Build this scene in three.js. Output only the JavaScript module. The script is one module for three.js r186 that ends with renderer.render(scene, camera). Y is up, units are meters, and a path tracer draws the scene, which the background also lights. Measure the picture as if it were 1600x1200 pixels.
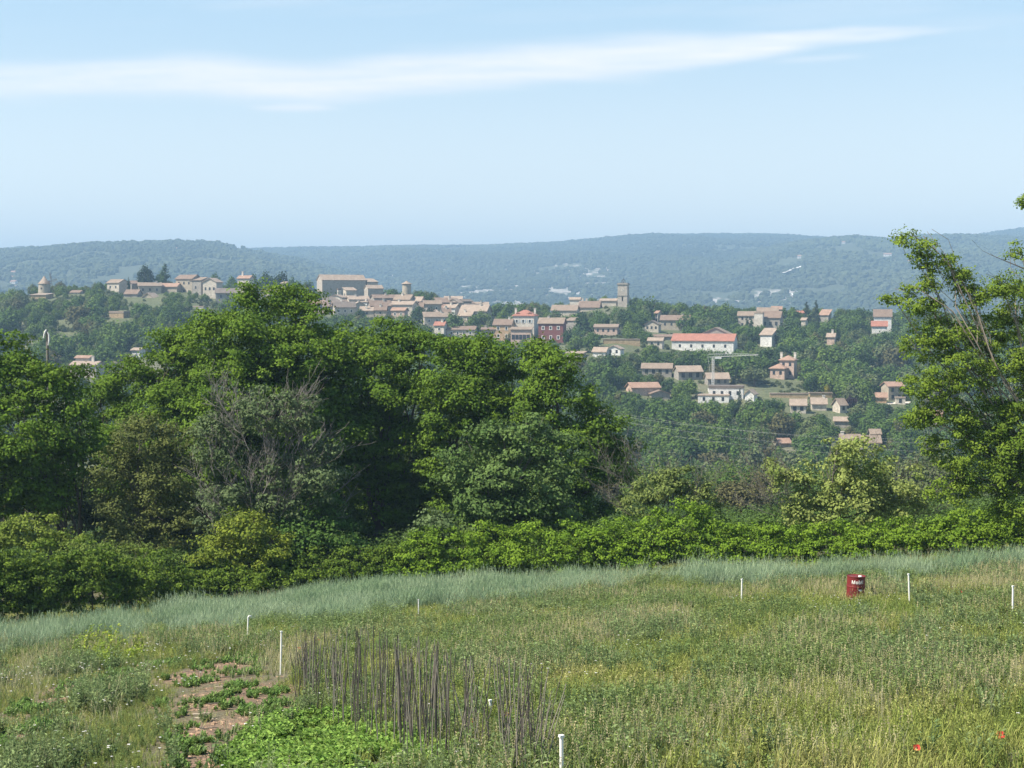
import * as THREE from 'three';
import { TextGeometry } from 'three/addons/geometries/TextGeometry.js';
import { FontLoader } from 'three/addons/loaders/FontLoader.js';

// ------------------------------------------------------------------ camera, sky, sun, haze, exposure
const scene = new THREE.Scene();
const F = 2600, PITCH = -Math.atan(120 / F);              // focal length in 1600-px units; eye level at row 480
const camera = new THREE.PerspectiveCamera(2 * Math.atan(600 / F) * 180 / Math.PI, 4 / 3, 0.5, 20000);
camera.position.set(0, 0, 0);
camera.rotation.x = PITCH;
scene.add(camera);

const renderer = new THREE.WebGLRenderer({ antialias: true });
renderer.toneMapping = THREE.LinearToneMapping;
renderer.toneMappingExposure = 1.9;
renderer.shadowMap.enabled = true;

const SUN = new THREE.Vector3(-0.94 * Math.cos(0.90), Math.sin(0.90), 0.34 * Math.cos(0.90)).normalize();
const sun = new THREE.DirectionalLight(new THREE.Color().setRGB(1, 0.925, 0.78), 5.0);
sun.position.copy(SUN).multiplyScalar(1500).add(new THREE.Vector3(0, -20, -400));
sun.target.position.set(0, -20, -400);
sun.castShadow = true;
sun.shadow.mapSize.set(4096, 4096);
Object.assign(sun.shadow.camera, { left: -500, right: 500, top: 500, bottom: -500, near: 10, far: 3500 });
scene.add(sun, sun.target);

scene.fog = new THREE.FogExp2(new THREE.Color().setRGB(0.45, 0.70, 1.0), 0.00023);

// ------------------------------------------------------------------ numbers
function rngOf(seed) { let s = seed >>> 0; return () => { s = (s + 0x6D2B79F5) >>> 0; let t = s; t = Math.imul(t ^ (t >>> 15), t | 1); t ^= t + Math.imul(t ^ (t >>> 7), t | 61); return ((t ^ (t >>> 14)) >>> 0) / 4294967296; }; }
const clamp = (x, a, b) => Math.min(b, Math.max(a, x));
const lerp = (a, b, t) => a + (b - a) * t;
const sstep = (a, b, x) => { const t = clamp((x - a) / (b - a), 0, 1); return t * t * (3 - 2 * t); };
function hash2(ix, iy, s) { let h = Math.imul(ix, 374761393) ^ Math.imul(iy, 668265263) ^ Math.imul(s, 974711); h = Math.imul(h ^ (h >>> 13), 1274126177); return ((h ^ (h >>> 16)) >>> 0) / 4294967296; }
function vnoise(x, y, s = 1) { const ix = Math.floor(x), iy = Math.floor(y); let fx = x - ix, fy = y - iy; fx = fx * fx * (3 - 2 * fx); fy = fy * fy * (3 - 2 * fy); return lerp(lerp(hash2(ix, iy, s), hash2(ix + 1, iy, s), fx), lerp(hash2(ix, iy + 1, s), hash2(ix + 1, iy + 1, s), fx), fy); }
function fbm(x, y, o = 4, s = 1) { let a = 0.5, v = 0, n = 0; for (let i = 0; i < o; i++) { v += a * vnoise(x, y, s + i * 17); n += a; a *= 0.5; x *= 2.03; y *= 2.03; } return v / n; }
function curve(pts) { return x => { if (x <= pts[0][0]) return pts[0][1]; for (let i = 1; i < pts.length; i++) if (x <= pts[i][0]) { const [a, b] = pts[i - 1], [c, d] = pts[i]; const t = (x - a) / (c - a); return lerp(b, d, t * t * (3 - 2 * t) * 0.5 + t * 0.5); } return pts[pts.length - 1][1]; }; }

// direction through a picture point, scaled to a depth of d metres along -z
const cP = Math.cos(PITCH), sP = Math.sin(PITCH);
function at(px, py, d) { const u = (px - 800) / F, v = (600 - py) / F, y = v * cP + sP, z = v * sP - cP, t = d / -z; return new THREE.Vector3(u * t, y * t, -d); }
function project(x, y, z) { const yc = y * cP + z * sP, zc = -y * sP + z * cP; return [800 + F * x / -zc, 600 - F * yc / -zc, -zc]; }

// ------------------------------------------------------------------ the sky
{
  const w = 4096, h = 2048, data = new Float32Array(w * h * 4);
  const cy = curve([[-900, 175], [-300, 150], [0, 130], [300, 122], [500, 133], [650, 116], [900, 101], [1100, 84], [1300, 62], [1500, 48], [1800, 30], [2400, 5]]);
  const ct = curve([[-900, 0], [-300, 22], [0, 32], [300, 36], [480, 38], [700, 36], [1000, 36], [1120, 26], [1300, 15], [1420, 7], [1520, 2.5], [1570, 0]]);
  const zen = [0.055, 0.12, 0.26], mid = [0.29, 0.41, 0.51], hor = [0.66, 0.67, 0.60];
  for (let j = 0; j < h; j++) {
    const el = ((j + 0.5) / h - 0.5) * Math.PI, e = Math.max(0, el);
    const a = sstep(0, 0.19, e), b = sstep(0.10, 0.85, e);
    const row = [0, 1, 2].map(k => lerp(lerp(hor[k], mid[k], a), zen[k], b));
    for (let i = 0; i < w; i++) {
      const az = ((i + 0.5) / w - 0.5) * 2 * Math.PI, o = (j * w + i) * 4;
      let c = 0;
      if (el > 0.0) {
        const dx = Math.cos(az), dz = Math.sin(az);
        if (dz < -0.3 && el < 0.35) {
          const px = 800 + F * dx / -dz, py = 480 - F * Math.tan(el) / -dz;
          const wob = (fbm(px / 150, py / 12, 4, 5) - 0.5) * 16;
          const t = (py + wob - cy(px)) / Math.max(ct(px), 0.5);
          if (ct(px) > 1) c = (1 - sstep(0.2, 1.25, Math.abs(t))) * clamp(0.52 + 0.9 * fbm(px / 260, py / 14, 4, 9), 0, 1) * (0.7 + 0.3 * sstep(-50, 420, px)) * (1 - 0.75 * sstep(1250, 1520, px)) * (0.55 + 0.75 * fbm(px / 110, (py + px * 0.05) / 4.5, 4, 19));
          const t2 = Math.hypot((px - 462) / 82, (py + wob * 0.2 - 171) / 6), t3 = Math.hypot((px - 1275) / 95, (py + wob * 0.2 - 95 + (px - 1275) * 0.06) / 5);
          c = Math.max(c, 0.75 * (1 - sstep(0.4, 1.1, t2)), 0.4 * (1 - sstep(0.3, 1.1, t3)));
          c = Math.max(c, 0.18 * sstep(0.55, 0.85, fbm(px / 420, (py + px * 0.06) / 26, 4, 31)) * sstep(0, 60, 480 - py) * (1 - sstep(-60, 210, py)) );
        }
      }
      data[o] = lerp(row[0], 0.60, c); data[o + 1] = lerp(row[1], 0.59, c); data[o + 2] = lerp(row[2], 0.59, c); data[o + 3] = 1;
    }
  }
  const t = new THREE.DataTexture(data, w, h, THREE.RGBAFormat, THREE.FloatType);
  t.mapping = THREE.EquirectangularReflectionMapping; t.magFilter = THREE.LinearFilter; t.minFilter = THREE.LinearFilter; t.needsUpdate = true;
  scene.background = t; scene.environment = t;
}

// ------------------------------------------------------------------ terrain height, d = metres in front of the camera
const crestRow = curve([[-400, 478], [0, 474], [69, 459], [170, 456], [280, 452], [350, 462], [430, 464], [500, 466], [640, 470], [720, 482], [800, 492], [880, 490], [960, 478], [1040, 490], [1160, 497], [1300, 499], [1420, 502], [1600, 512], [2000, 530]]);
const fieldY = (x, d) => -3.55 + 0.068 * clamp(x, -45, 45) - 0.1212 * d + (fbm(x * 0.35 + 7, d * 0.35, 3, 3) - 0.5) * 0.16;
const VALLEY = -48, farRow = curve([[-700, 393], [390, 391], [470, 389], [550, 389], [640, 386], [760, 386], [850, 382], [950, 375], [1030, 369], [1130, 368], [1200, 368], [1300, 373], [1400, 382], [1480, 378], [1520, 370], [1560, 364], [1600, 359], [1800, 352], [2300, 360]]);
const leftRow = curve([[-700, 395], [0, 393], [60, 390], [150, 382], [210, 381], [250, 380], [290, 378], [340, 381], [370, 387], [395, 394], [450, 404], [540, 424], [640, 455], [760, 520]]);
const rightRow = curve([[1000, 520], [1060, 440], [1120, 408], [1180, 392], [1260, 377], [1330, 371], [1390, 375], [1440, 370], [1510, 369], [1570, 372], [1700, 376], [2300, 380]]);
const rowY = (py, d) => { const v = (600 - py) / F; return (v * cP + sP) * d / (cP - v * sP); };
const bump = (d, d0, d1, d2) => d < d1 ? sstep(d0, d1, d) * 0.45 + 0.55 * clamp((d - d0) / (d1 - d0), 0, 1) : 1 - sstep(d1, d2, d);
function terrain(x, d) {
  if (d <= 80) return fieldY(x, d);
  const px = 800 + F * clamp(x / d, -0.6, 0.6);
  if (d <= 380) { const t = (d - 80) / 300; return lerp(fieldY(x * 80 / d, 80), VALLEY, t) + (fbm(x / 40, d / 40, 3, 8) - 0.5) * 5 * sstep(0, 0.3, t); }
  const top = rowY(crestRow(px), 820), n = (fbm(x / 45, d / 45, 3, 8) - 0.5) * 5;
  if (d <= 820) return lerp(VALLEY, top, (d - 380) / 440) + n * (1 - sstep(700, 800, d) * 0.7);
  if (d <= 1500) return lerp(top, -62, sstep(860, 1500, d)) + n * 0.3;
  const land = (row, d0, d1, d2) => -62 + (rowY(row(px), d1) + 62) * bump(d, d0, d1, d2);
  const far = land(farRow, 1700, 5600, 7600), left = land(leftRow, 1700, 3700, 5200), right = land(rightRow, 1900, 4100, 5600);
  const gully = (fbm(x / 260 + d / 900, d / 700, 4, 21) - 0.5) * 46 * sstep(1600, 2400, d);
  const ridge = Math.max(far, left, right);
  return ridge + gully * (1 - sstep(0.86, 1, Math.max(bump(d, 1700, 5600, 7600) * (ridge === far), bump(d, 1700, 3700, 5200) * (ridge === left), bump(d, 1900, 4100, 5600) * (ridge === right)))) ;
}
function groundPoint(px, py, d0 = 12, d1 = 85) {   // where the ray through a picture point meets the ground
  let a = d0; for (let d = d0; d <= d1; d += (d1 - d0) / 120) { const p = at(px, py, d); if (p.y < terrain(p.x, d)) { let lo = a, hi = d; for (let k = 0; k < 24; k++) { const m = (lo + hi) / 2, q = at(px, py, m); if (q.y < terrain(q.x, m)) hi = m; else lo = m; } const q = at(px, py, hi); return q; } a = d; }
  return at(px, py, d1);
}

// ------------------------------------------------------------------ mesh builder, names, tags
class MB {
  constructor() { this.p = []; this.n = []; this.c = []; this.u = []; this.i = []; this.hasColor = false; }
  get count() { return this.p.length / 3; }
  vert(x, y, z, nx, ny, nz, u = 0, v = 0, c) { this.p.push(x, y, z); this.n.push(nx, ny, nz); this.u.push(u, v); if (c) { this.c.push(c[0], c[1], c[2]); this.hasColor = true; } return this.count - 1; }
  poly(pts, c, uvs) {   // flat convex polygon
    const [a, b, d] = pts, ux = b[0] - a[0], uy = b[1] - a[1], uz = b[2] - a[2], vx = d[0] - a[0], vy = d[1] - a[1], vz = d[2] - a[2];
    let nx = uy * vz - uz * vy, ny = uz * vx - ux * vz, nz = ux * vy - uy * vx; const l = Math.hypot(nx, ny, nz) || 1; nx /= l; ny /= l; nz /= l;
    const s = this.count, h = Math.hypot(nx, nz);
    pts.forEach((q, k) => { let uu, vv; if (uvs) [uu, vv] = uvs[k]; else if (h < 0.2) { uu = q[0]; vv = q[2]; } else { uu = (q[0] * nz - q[2] * nx) / h; vv = Math.abs(ny) > 0.2 ? (q[0] * nx + q[2] * nz) / h / Math.abs(ny || 1) : q[1]; } this.vert(q[0], q[1], q[2], nx, ny, nz, uu, vv, c); });
    for (let k = 1; k < pts.length - 1; k++) this.i.push(s, s + k, s + k + 1);
    return this;
  }
  box(x0, x1, y0, y1, z0, z1, c) {
    const P = (x, y, z) => [x, y, z];
    this.poly([P(x0, y0, z1), P(x1, y0, z1), P(x1, y1, z1), P(x0, y1, z1)], c); this.poly([P(x1, y0, z0), P(x0, y0, z0), P(x0, y1, z0), P(x1, y1, z0)], c);
    this.poly([P(x0, y0, z0), P(x0, y0, z1), P(x0, y1, z1), P(x0, y1, z0)], c); this.poly([P(x1, y0, z1), P(x1, y0, z0), P(x1, y1, z0), P(x1, y1, z1)], c);
    this.poly([P(x0, y1, z1), P(x1, y1, z1), P(x1, y1, z0), P(x0, y1, z0)], c); this.poly([P(x0, y0, z0), P(x1, y0, z0), P(x1, y0, z1), P(x0, y0, z1)], c);
    return this;
  }
  tube(pts, radii, sides = 5, c) {   // pts: arrays of 3
    const n = pts.length; let ref = [0.31, 0.2, 0.93]; const s0 = this.count;
    for (let k = 0; k < n; k++) {
      const a = pts[Math.max(0, k - 1)], b = pts[Math.min(n - 1, k + 1)]; let tx = b[0] - a[0], ty = b[1] - a[1], tz = b[2] - a[2]; const l = Math.hypot(tx, ty, tz) || 1; tx /= l; ty /= l; tz /= l;
      let ax = ty * ref[2] - tz * ref[1], ay = tz * ref[0] - tx * ref[2], az = tx * ref[1] - ty * ref[0]; const al = Math.hypot(ax, ay, az) || 1; ax /= al; ay /= al; az /= al;
      const bx = ty * az - tz * ay, by = tz * ax - tx * az, bz = tx * ay - ty * ax; const r = Array.isArray(radii) ? radii[k] : lerp(radii, radii, 0);
      for (let j = 0; j < sides; j++) { const th = j / sides * 6.2832, cs = Math.cos(th), sn = Math.sin(th), nx = ax * cs + bx * sn, ny = ay * cs + by * sn, nz = az * cs + bz * sn; this.vert(pts[k][0] + nx * r, pts[k][1] + ny * r, pts[k][2] + nz * r, nx, ny, nz, j / sides, k, c); }
    }
    for (let k = 0; k < n - 1; k++) for (let j = 0; j < sides; j++) { const a = s0 + k * sides + j, b = s0 + k * sides + (j + 1) % sides; this.i.push(a, b, a + sides, b, b + sides, a + sides); }
    const cap = (k, f) => { for (let j = 1; j < sides - 1; j++) { const o = s0 + k * sides; f ? this.i.push(o, o + j, o + j + 1) : this.i.push(o, o + j + 1, o + j); } }; cap(0, false); cap(n - 1, true);
    return this;
  }
  lathe(prof, sides = 20, c) {   // [r, y] profile
    const s0 = this.count; prof.forEach(([r, y], k) => { const [r0, y0] = prof[Math.max(0, k - 1)], [r1, y1] = prof[Math.min(prof.length - 1, k + 1)]; const l = Math.hypot(r1 - r0, y1 - y0) || 1, nr = (y1 - y0) / l, ny = -(r1 - r0) / l; for (let j = 0; j <= sides; j++) { const a = j / sides * 6.28318; this.vert(r * Math.sin(a), y, r * Math.cos(a), nr * Math.sin(a), ny, nr * Math.cos(a), a * Math.max(r, 0.3), y, c); } });
    for (let k = 0; k < prof.length - 1; k++) for (let j = 0; j < sides; j++) { const a = s0 + k * (sides + 1) + j, b = a + 1, e = a + sides + 1; this.i.push(a, b, e, b, e + 1, e); }
    return this;
  }
  leaf(x, y, z, nx, ny, nz, len, wid, spin, c) {   // one pointed leaf, a folded diamond
    let ax = ny, ay = -nx, az = 0; if (Math.abs(nz) > 0.9) { ax = 1; ay = 0; az = 0; } const d0 = ax * nx + ay * ny + az * nz; ax -= nx * d0; ay -= ny * d0; az -= nz * d0; const l = Math.hypot(ax, ay, az) || 1; ax /= l; ay /= l; az /= l;
    const bx = ny * az - nz * ay, by = nz * ax - nx * az, bz = nx * ay - ny * ax, cs = Math.cos(spin), sn = Math.sin(spin);
    const tx = ax * cs + bx * sn, ty = ay * cs + by * sn, tz = az * cs + bz * sn, wx = -ax * sn + bx * cs, wy = -ay * sn + by * cs, wz = -az * sn + bz * cs, s = this.count, L = len / 2, W = wid / 2, q = wid * 0.18;
    this.vert(x - tx * L, y - ty * L, z - tz * L, nx, ny, nz, 0, 0, c); this.vert(x + wx * W + nx * q, y + wy * W + ny * q, z + wz * W + nz * q, nx, ny, nz, 1, 0, c);
    this.vert(x + tx * L, y + ty * L, z + tz * L, nx, ny, nz, 1, 1, c); this.vert(x - wx * W + nx * q, y - wy * W + ny * q, z - wz * W + nz * q, nx, ny, nz, 0, 1, c);
    this.i.push(s, s + 2, s + 1, s, s + 3, s + 2);
  }
  geometry() {
    const g = new THREE.BufferGeometry();
    g.setAttribute('position', new THREE.Float32BufferAttribute(this.p, 3)); g.setAttribute('normal', new THREE.Float32BufferAttribute(this.n, 3)); g.setAttribute('uv', new THREE.Float32BufferAttribute(this.u, 2));
    if (this.hasColor) g.setAttribute('color', new THREE.Float32BufferAttribute(this.c, 3));
    g.setIndex(this.i); return g;
  }
  build(name, material, parent) { return mesh(name, this.geometry(), material, parent); }
}
const taken = {};
function numbered(name) { const n = taken[name] = (taken[name] ?? -1) + 1; return n ? `${name}_${String(n).padStart(3, '0')}` : name; }
function mesh(name, g, m, parent) { const o = new THREE.Mesh(g, m); o.name = parent ? name : numbered(name); o.castShadow = o.receiveShadow = true; (parent ?? scene).add(o); return o; }
function thing(name, label, category, pos, turn = 0, group) { const o = new THREE.Group(); o.name = numbered(name); scene.add(o); o.position.set(pos.x, pos.y, pos.z); o.rotation.y = turn; o.userData = { label, category }; if (group) o.userData.group = group; return o; }
function tag(o, label, category, group, kind) { Object.assign(o.userData, { label, category }); if (group) o.userData.group = group; if (kind) o.userData.kind = kind; return o; }
function structure(o) { o.userData.kind = 'structure'; return o; }
function dup(src, pos, turn, scale, label, group) { const r = src.clone(); r.name = numbered(src.name.replace(/_\d{3}$/, '')); r.userData = { ...src.userData }; scene.add(r); r.position.copy(pos); r.rotation.y = turn; r.scale.copy(scale); if (label) r.userData.label = label; if (group) r.userData.group = group; return r; }

// ------------------------------------------------------------------ textures and materials
function noiseTex(size, fn, srgb = true) { const d = new Uint8Array(size * size * 4); for (let j = 0; j < size; j++) for (let i = 0; i < size; i++) { const v = fn(i / size, j / size), o = (j * size + i) * 4; const a = Array.isArray(v) ? v : [v, v, v]; d[o] = clamp(a[0], 0, 1) * 255; d[o + 1] = clamp(a[1], 0, 1) * 255; d[o + 2] = clamp(a[2], 0, 1) * 255; d[o + 3] = 255; } const t = new THREE.DataTexture(d, size, size); t.wrapS = t.wrapT = THREE.RepeatWrapping; t.magFilter = THREE.LinearFilter; t.minFilter = THREE.LinearMipmapLinearFilter; t.generateMipmaps = true; if (srgb) t.colorSpace = THREE.SRGBColorSpace; t.needsUpdate = true; return t; }
const wrapF = (f) => (u, v) => { const a = f(u, v), b = f(u - 1, v), c = f(u, v - 1), d = f(u - 1, v - 1); const k = (a, b, c, d) => lerp(lerp(a, b, u), lerp(c, d, u), v); return Array.isArray(a) ? a.map((_, i) => k(a[i], b[i], c[i], d[i])) : k(a, b, c, d); };
const stoneTex = noiseTex(256, wrapF((u, v) => 0.90 + 0.34 * (fbm(u * 14 + 50, v * 18 + 50, 4, 41) - 0.5) + 0.16 * (hash2(Math.floor((u + 4) * 30), Math.floor((v + 4) * 44), 6) - 0.5)));
stoneTex.repeat.set(1 / 11, 1 / 11);
const tileTex = noiseTex(256, (u, v) => { const r = 0.90 + 0.14 * (hash2(Math.floor(u * 40), Math.floor(v * 24), 3) - 0.5) + 0.06 * Math.sin(u * 40 * 6.2832) + 0.26 * (wrapF((a, b) => fbm(a * 7 + 20, b * 7 + 20, 4, 12))(u, v) - 0.5); return [r * 1.02, r * 0.97, r * 0.93]; });
tileTex.repeat.set(1 / 9, 1 / 9);
const M = {};
const wallMat = (r, g, b) => new THREE.MeshStandardMaterial({ color: new THREE.Color().setRGB(r, g, b), roughness: 0.95, map: stoneTex });
const roofMat = (r, g, b) => new THREE.MeshStandardMaterial({ color: new THREE.Color().setRGB(r, g, b), roughness: 0.9, map: tileTex });
const plain = (r, g, b, rough = 0.85) => new THREE.MeshStandardMaterial({ color: new THREE.Color().setRGB(r, g, b), roughness: rough });
Object.assign(M, {
  stone: wallMat(0.46, 0.395, 0.31), pale: wallMat(0.57, 0.505, 0.425), grey: wallMat(0.35, 0.32, 0.285), ochre: wallMat(0.52, 0.36, 0.22), cream: wallMat(0.68, 0.62, 0.54), pink: wallMat(0.60, 0.44, 0.36), red: wallMat(0.22, 0.078, 0.07), white: wallMat(0.80, 0.78, 0.75), orange: wallMat(0.48, 0.35, 0.21), castle: wallMat(0.47, 0.415, 0.36),
  tile: roofMat(0.235, 0.185, 0.155), tileTan: roofMat(0.285, 0.24, 0.20), tileRed: roofMat(0.38, 0.185, 0.145), tileOrange: roofMat(0.37, 0.262, 0.21), tileGrey: roofMat(0.19, 0.17, 0.157), tilePale: roofMat(0.37, 0.32, 0.275),
  pane: plain(0.035, 0.04, 0.05, 0.15), frame: plain(0.75, 0.72, 0.66), shutter: plain(0.30, 0.36, 0.40), wood: plain(0.12, 0.075, 0.045), iron: plain(0.05, 0.05, 0.055, 0.5),
  whitePaint: plain(0.82, 0.80, 0.76, 0.55), bark: plain(0.085, 0.068, 0.05), greyBark: plain(0.14, 0.125, 0.105), silverBark: plain(0.20, 0.18, 0.16), paleBark: plain(0.30, 0.25, 0.20), pole: plain(0.12, 0.10, 0.083), poleB: plain(0.25, 0.22, 0.18), poleC: plain(0.05, 0.042, 0.037), paleStick: plain(0.42, 0.36, 0.28), concrete: plain(0.55, 0.54, 0.52),
});
const leafMat = (tr = 0.32, r = 1, g = 1, b = 1, rough = 0.92) => new THREE.MeshPhysicalMaterial({ color: new THREE.Color().setRGB(r, g, b), vertexColors: true, roughness: rough, transmission: tr, thickness: 0, side: THREE.DoubleSide, specularIntensity: 0.22 });
M.leaf = leafMat();

// ------------------------------------------------------------------ the ground: meadow, hillside, mountains
const soilSpots = [[345, 1045, 75, 22], [365, 1085, 90, 26], [340, 1140, 60, 34], [415, 1115, 60, 24], [30, 1152, 42, 36], [62, 1102, 42, 13], [190, 1055, 32, 13], [1385, 1008, 34, 14], [1490, 940, 60, 10], [1310, 1080, 26, 12], [330, 1185, 60, 22], [100, 1075, 26, 9], [1420, 925, 30, 6], [250, 1040, 40, 8]].map(([px, py, rx, ry]) => { const c = groundPoint(px, py), a = groundPoint(px, py - ry), b = groundPoint(px, py + ry); return { x: c.x, d: -c.z, rx: rx * -c.z / F, rd: Math.abs(a.z - b.z) / 2 + 0.05 }; });
function soilAt(x, d) { let m = 0; const w = (fbm(x * 2.2, d * 1.5, 3, 77) - 0.5) * 1.3; for (const s of soilSpots) { const q = Math.hypot((x - s.x) / s.rx, (d - s.d) / s.rd) + w; m = Math.max(m, 1 - sstep(0.65, 1.05, q)); } return m; }
const clodTex = noiseTex(512, wrapF((u, v) => 0.5 + 1.1 * (fbm(u * 24 + 9, v * 24 + 9, 5, 90) - 0.5)), false);
const speckTex = noiseTex(512, wrapF((u, v) => 0.80 + 0.75 * (fbm(u * 30 + 9, v * 30 + 9, 5, 95) - 0.5)));
function gridMesh(name, cols, rows, posOf, colorOf, material, uvOf) {
  const p = new Float32Array((cols + 1) * (rows + 1) * 3), c = new Float32Array(p.length), u = new Float32Array((cols + 1) * (rows + 1) * 2), idx = new Uint32Array(cols * rows * 6); let k = 0;
  for (let j = 0; j <= rows; j++) for (let i = 0; i <= cols; i++, k++) { const [x, d] = posOf(i / cols, j / rows), y = terrain(x, d) + (name === 'hillside' ? -0.08 * (d < 100) : 0); p.set([x, y, -d], k * 3); c.set(colorOf(x, d, y), k * 3); u.set([x, d], k * 2); }
  k = 0; for (let j = 0; j < rows; j++) for (let i = 0; i < cols; i++) { const a = j * (cols + 1) + i, b = a + cols + 1; idx.set([a, a + 1, b, a + 1, b + 1, b], k); k += 6; }
  const g = new THREE.BufferGeometry(); g.setAttribute('position', new THREE.BufferAttribute(p, 3)); g.setAttribute('color', new THREE.BufferAttribute(c, 3)); g.setAttribute('uv', new THREE.BufferAttribute(u, 2)); g.setIndex(new THREE.BufferAttribute(idx, 1)); g.computeVertexNormals();
  return structure(mesh(name, g, material));
}
const groundMat = (rep, bs) => { const a = speckTex.clone(), b = clodTex.clone(); a.repeat.set(rep, rep); b.repeat.set(rep, rep); return new THREE.MeshStandardMaterial({ vertexColors: true, roughness: 1, map: a, bumpMap: b, bumpScale: bs }); };
const mix3 = (a, b, t) => [lerp(a[0], b[0], t), lerp(a[1], b[1], t), lerp(a[2], b[2], t)];
gridMesh('meadow', 240, 260, (s, t) => [lerp(-48, 48, s), lerp(-12, 96, t)], (x, d) => { const n = fbm(x * 0.4, d * 0.3, 4, 14); return mix3(mix3([0.13, 0.135, 0.065], [0.21, 0.175, 0.10], n), mix3([0.25, 0.16, 0.10], [0.33, 0.215, 0.14], fbm(x * 3, d * 3, 3, 15)), soilAt(x, d)); }, groundMat(0.45, 0.09));
gridMesh('hillside', 210, 240, (s, t) => { const d = t < 0.2 ? lerp(88, 380, t / 0.2) : lerp(380, 1560, (t - 0.2) / 0.8); return [lerp(-0.5, 0.5, s) * d, d]; }, (x, d) => { const n = fbm(x / 18, d / 30, 4, 61), m = fbm(x / 55, d / 90, 3, 63); return mix3(mix3([0.10, 0.13, 0.05], [0.20, 0.21, 0.10], n), d < 380 ? [0.06, 0.08, 0.03] : [0.30, 0.26, 0.18], d < 380 ? 0.8 : 0.6 * sstep(0.54, 0.70, m)); }, groundMat(0.06, 0.3));
function rockAt(x, d) {
  const px = 800 + F * x / d; let k = sstep(430, 620, px) * (1 - sstep(930, 1060, px)) * sstep(2450, 2900, d) * (1 - sstep(3700, 4300, d)) * 0.80;
  k = Math.max(k, sstep(1060, 1110, px) * (1 - sstep(1230, 1270, px)) * sstep(2640, 2720, d) * (1 - sstep(2860, 2980, d)) * 0.85, 0.10);
  return sstep(1 - 0.52 * k, 1.06 - 0.5 * k, (fbm(x / 110 + 3, d / 200, 2, 50) * 0.42 + fbm(x / 9 + 3, d / 34, 3, 51) * 0.84)) * k;
}
gridMesh('mountain', 540, 310, (s, t) => { const d = 1500 + 4600 * t + 1400 * Math.max(0, t - 0.85) / 0.15; return [lerp(-0.44, 0.44, s) * d, d]; }, (x, d) => { const n = fbm(x / 120, d / 300, 4, 71); return mix3(mix3([0.075, 0.10, 0.05], [0.12, 0.14, 0.075], n), [0.66, 0.61, 0.56], clamp(rockAt(x, d) * 2.0 * (0.1 + 0.9 * hash2(Math.round(x * 3), Math.round(d * 3), 9)), 0, 1)); }, groundMat(0.02, 1.2));

// ------------------------------------------------------------------ crowns used beyond the near trees
const green = (rng, a, b) => { const t = rng(), v = 0.75 + 0.5 * rng(); return [lerp(a[0], b[0], t) * v, lerp(a[1], b[1], t) * v, lerp(a[2], b[2], t) * v]; };
function unitCrown(seed, kind, leaves, size) {   // about one metre in radius, base at y = 0
  const rng = rngOf(seed), m = new MB(), clumps = [];
  const nc = kind === 'cone' ? 34 : 26;
  for (let k = 0; k < nc; k++) {
    let x, y, z, r;
    if (kind === 'cone') { const t = (k + 0.5) / nc, a = rng() * 6.283, w = 0.62 * Math.pow(1 - t, 0.8) * (0.6 + 0.6 * rng()); x = Math.cos(a) * w; z = Math.sin(a) * w; y = 0.15 + t * 3.2; r = 0.16 + 0.25 * (1 - t); }
    else if (kind === 'column') { const t = (k + 0.5) / nc, a = rng() * 6.283, w = 0.26 * Math.sin(Math.PI * (0.1 + 0.88 * t)); x = Math.cos(a) * w; z = Math.sin(a) * w; y = 0.1 + t * 3.8; r = 0.3 * Math.sin(Math.PI * (0.14 + 0.82 * t)); }
    else { const a = rng() * 6.283, e = Math.asin(rng() * 1.7 - 0.7), q = 0.45 + 0.32 * rng(); x = Math.cos(a) * Math.cos(e) * q; z = Math.sin(a) * Math.cos(e) * q; y = 0.85 + Math.sin(e) * q * (kind === 'flat' ? 0.55 : 0.95); r = 0.26 + 0.2 * rng(); }
    clumps.push([x, y, z, r]);
  }
  const tot = clumps.reduce((s, c) => s + c[3] * c[3], 0);
  for (const [cx, cy, cz, r] of clumps) for (let k = 0, n = leaves * r * r / tot; k < n; k++) {
    const a = rng() * 6.283, e = Math.asin(rng() * 2 - 1), q = r * Math.pow(rng(), 0.4), ox = Math.cos(a) * Math.cos(e), oz = Math.sin(a) * Math.cos(e), oy = Math.sin(e);
    let nx = ox * 0.8 + rng() - 0.5, ny = oy * 0.8 + 0.35 + rng() - 0.5, nz = oz * 0.8 + rng() - 0.5; const l = Math.hypot(nx, ny, nz) || 1;
    const s = size * (0.7 + 0.7 * rng()); m.leaf(cx + ox * q, cy + oy * q, cz + oz * q, nx / l, ny / l, nz / l, s, s * 0.75, rng() * 6.28, green(rng, [0.8, 0.82, 0.75], [1.1, 1.1, 1.1]));
  }
  return m.geometry();
}
function unitTrunk(h, r, limbs, seed) { const rng = rngOf(seed), m = new MB(); m.tube([[0, -0.25, 0], [0.02, h * 0.5, 0.01], [0, h, 0]], [r * 1.3, r, r * 0.7], 6); for (let k = 0; k < limbs; k++) { const a = k / limbs * 6.28 + rng(), y = h * (0.55 + 0.4 * rng()); m.tube([[0, y, 0], [Math.cos(a) * 0.3, y + 0.25, Math.sin(a) * 0.3], [Math.cos(a) * 0.55, y + 0.6, Math.sin(a) * 0.55]], [r * 0.6, r * 0.4, r * 0.15], 4); } return m.geometry(); }
const crownGeo = { round: [1, 2, 3, 4].map(s => unitCrown(s, 'round', 1050, 0.165)), flat: [5, 6].map(s => unitCrown(s, 'flat', 1000, 0.16)), cone: [7].map(s => unitCrown(s, 'cone', 1500, 0.13)), column: [8].map(s => unitCrown(s, 'column', 1500, 0.12)) };
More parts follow.
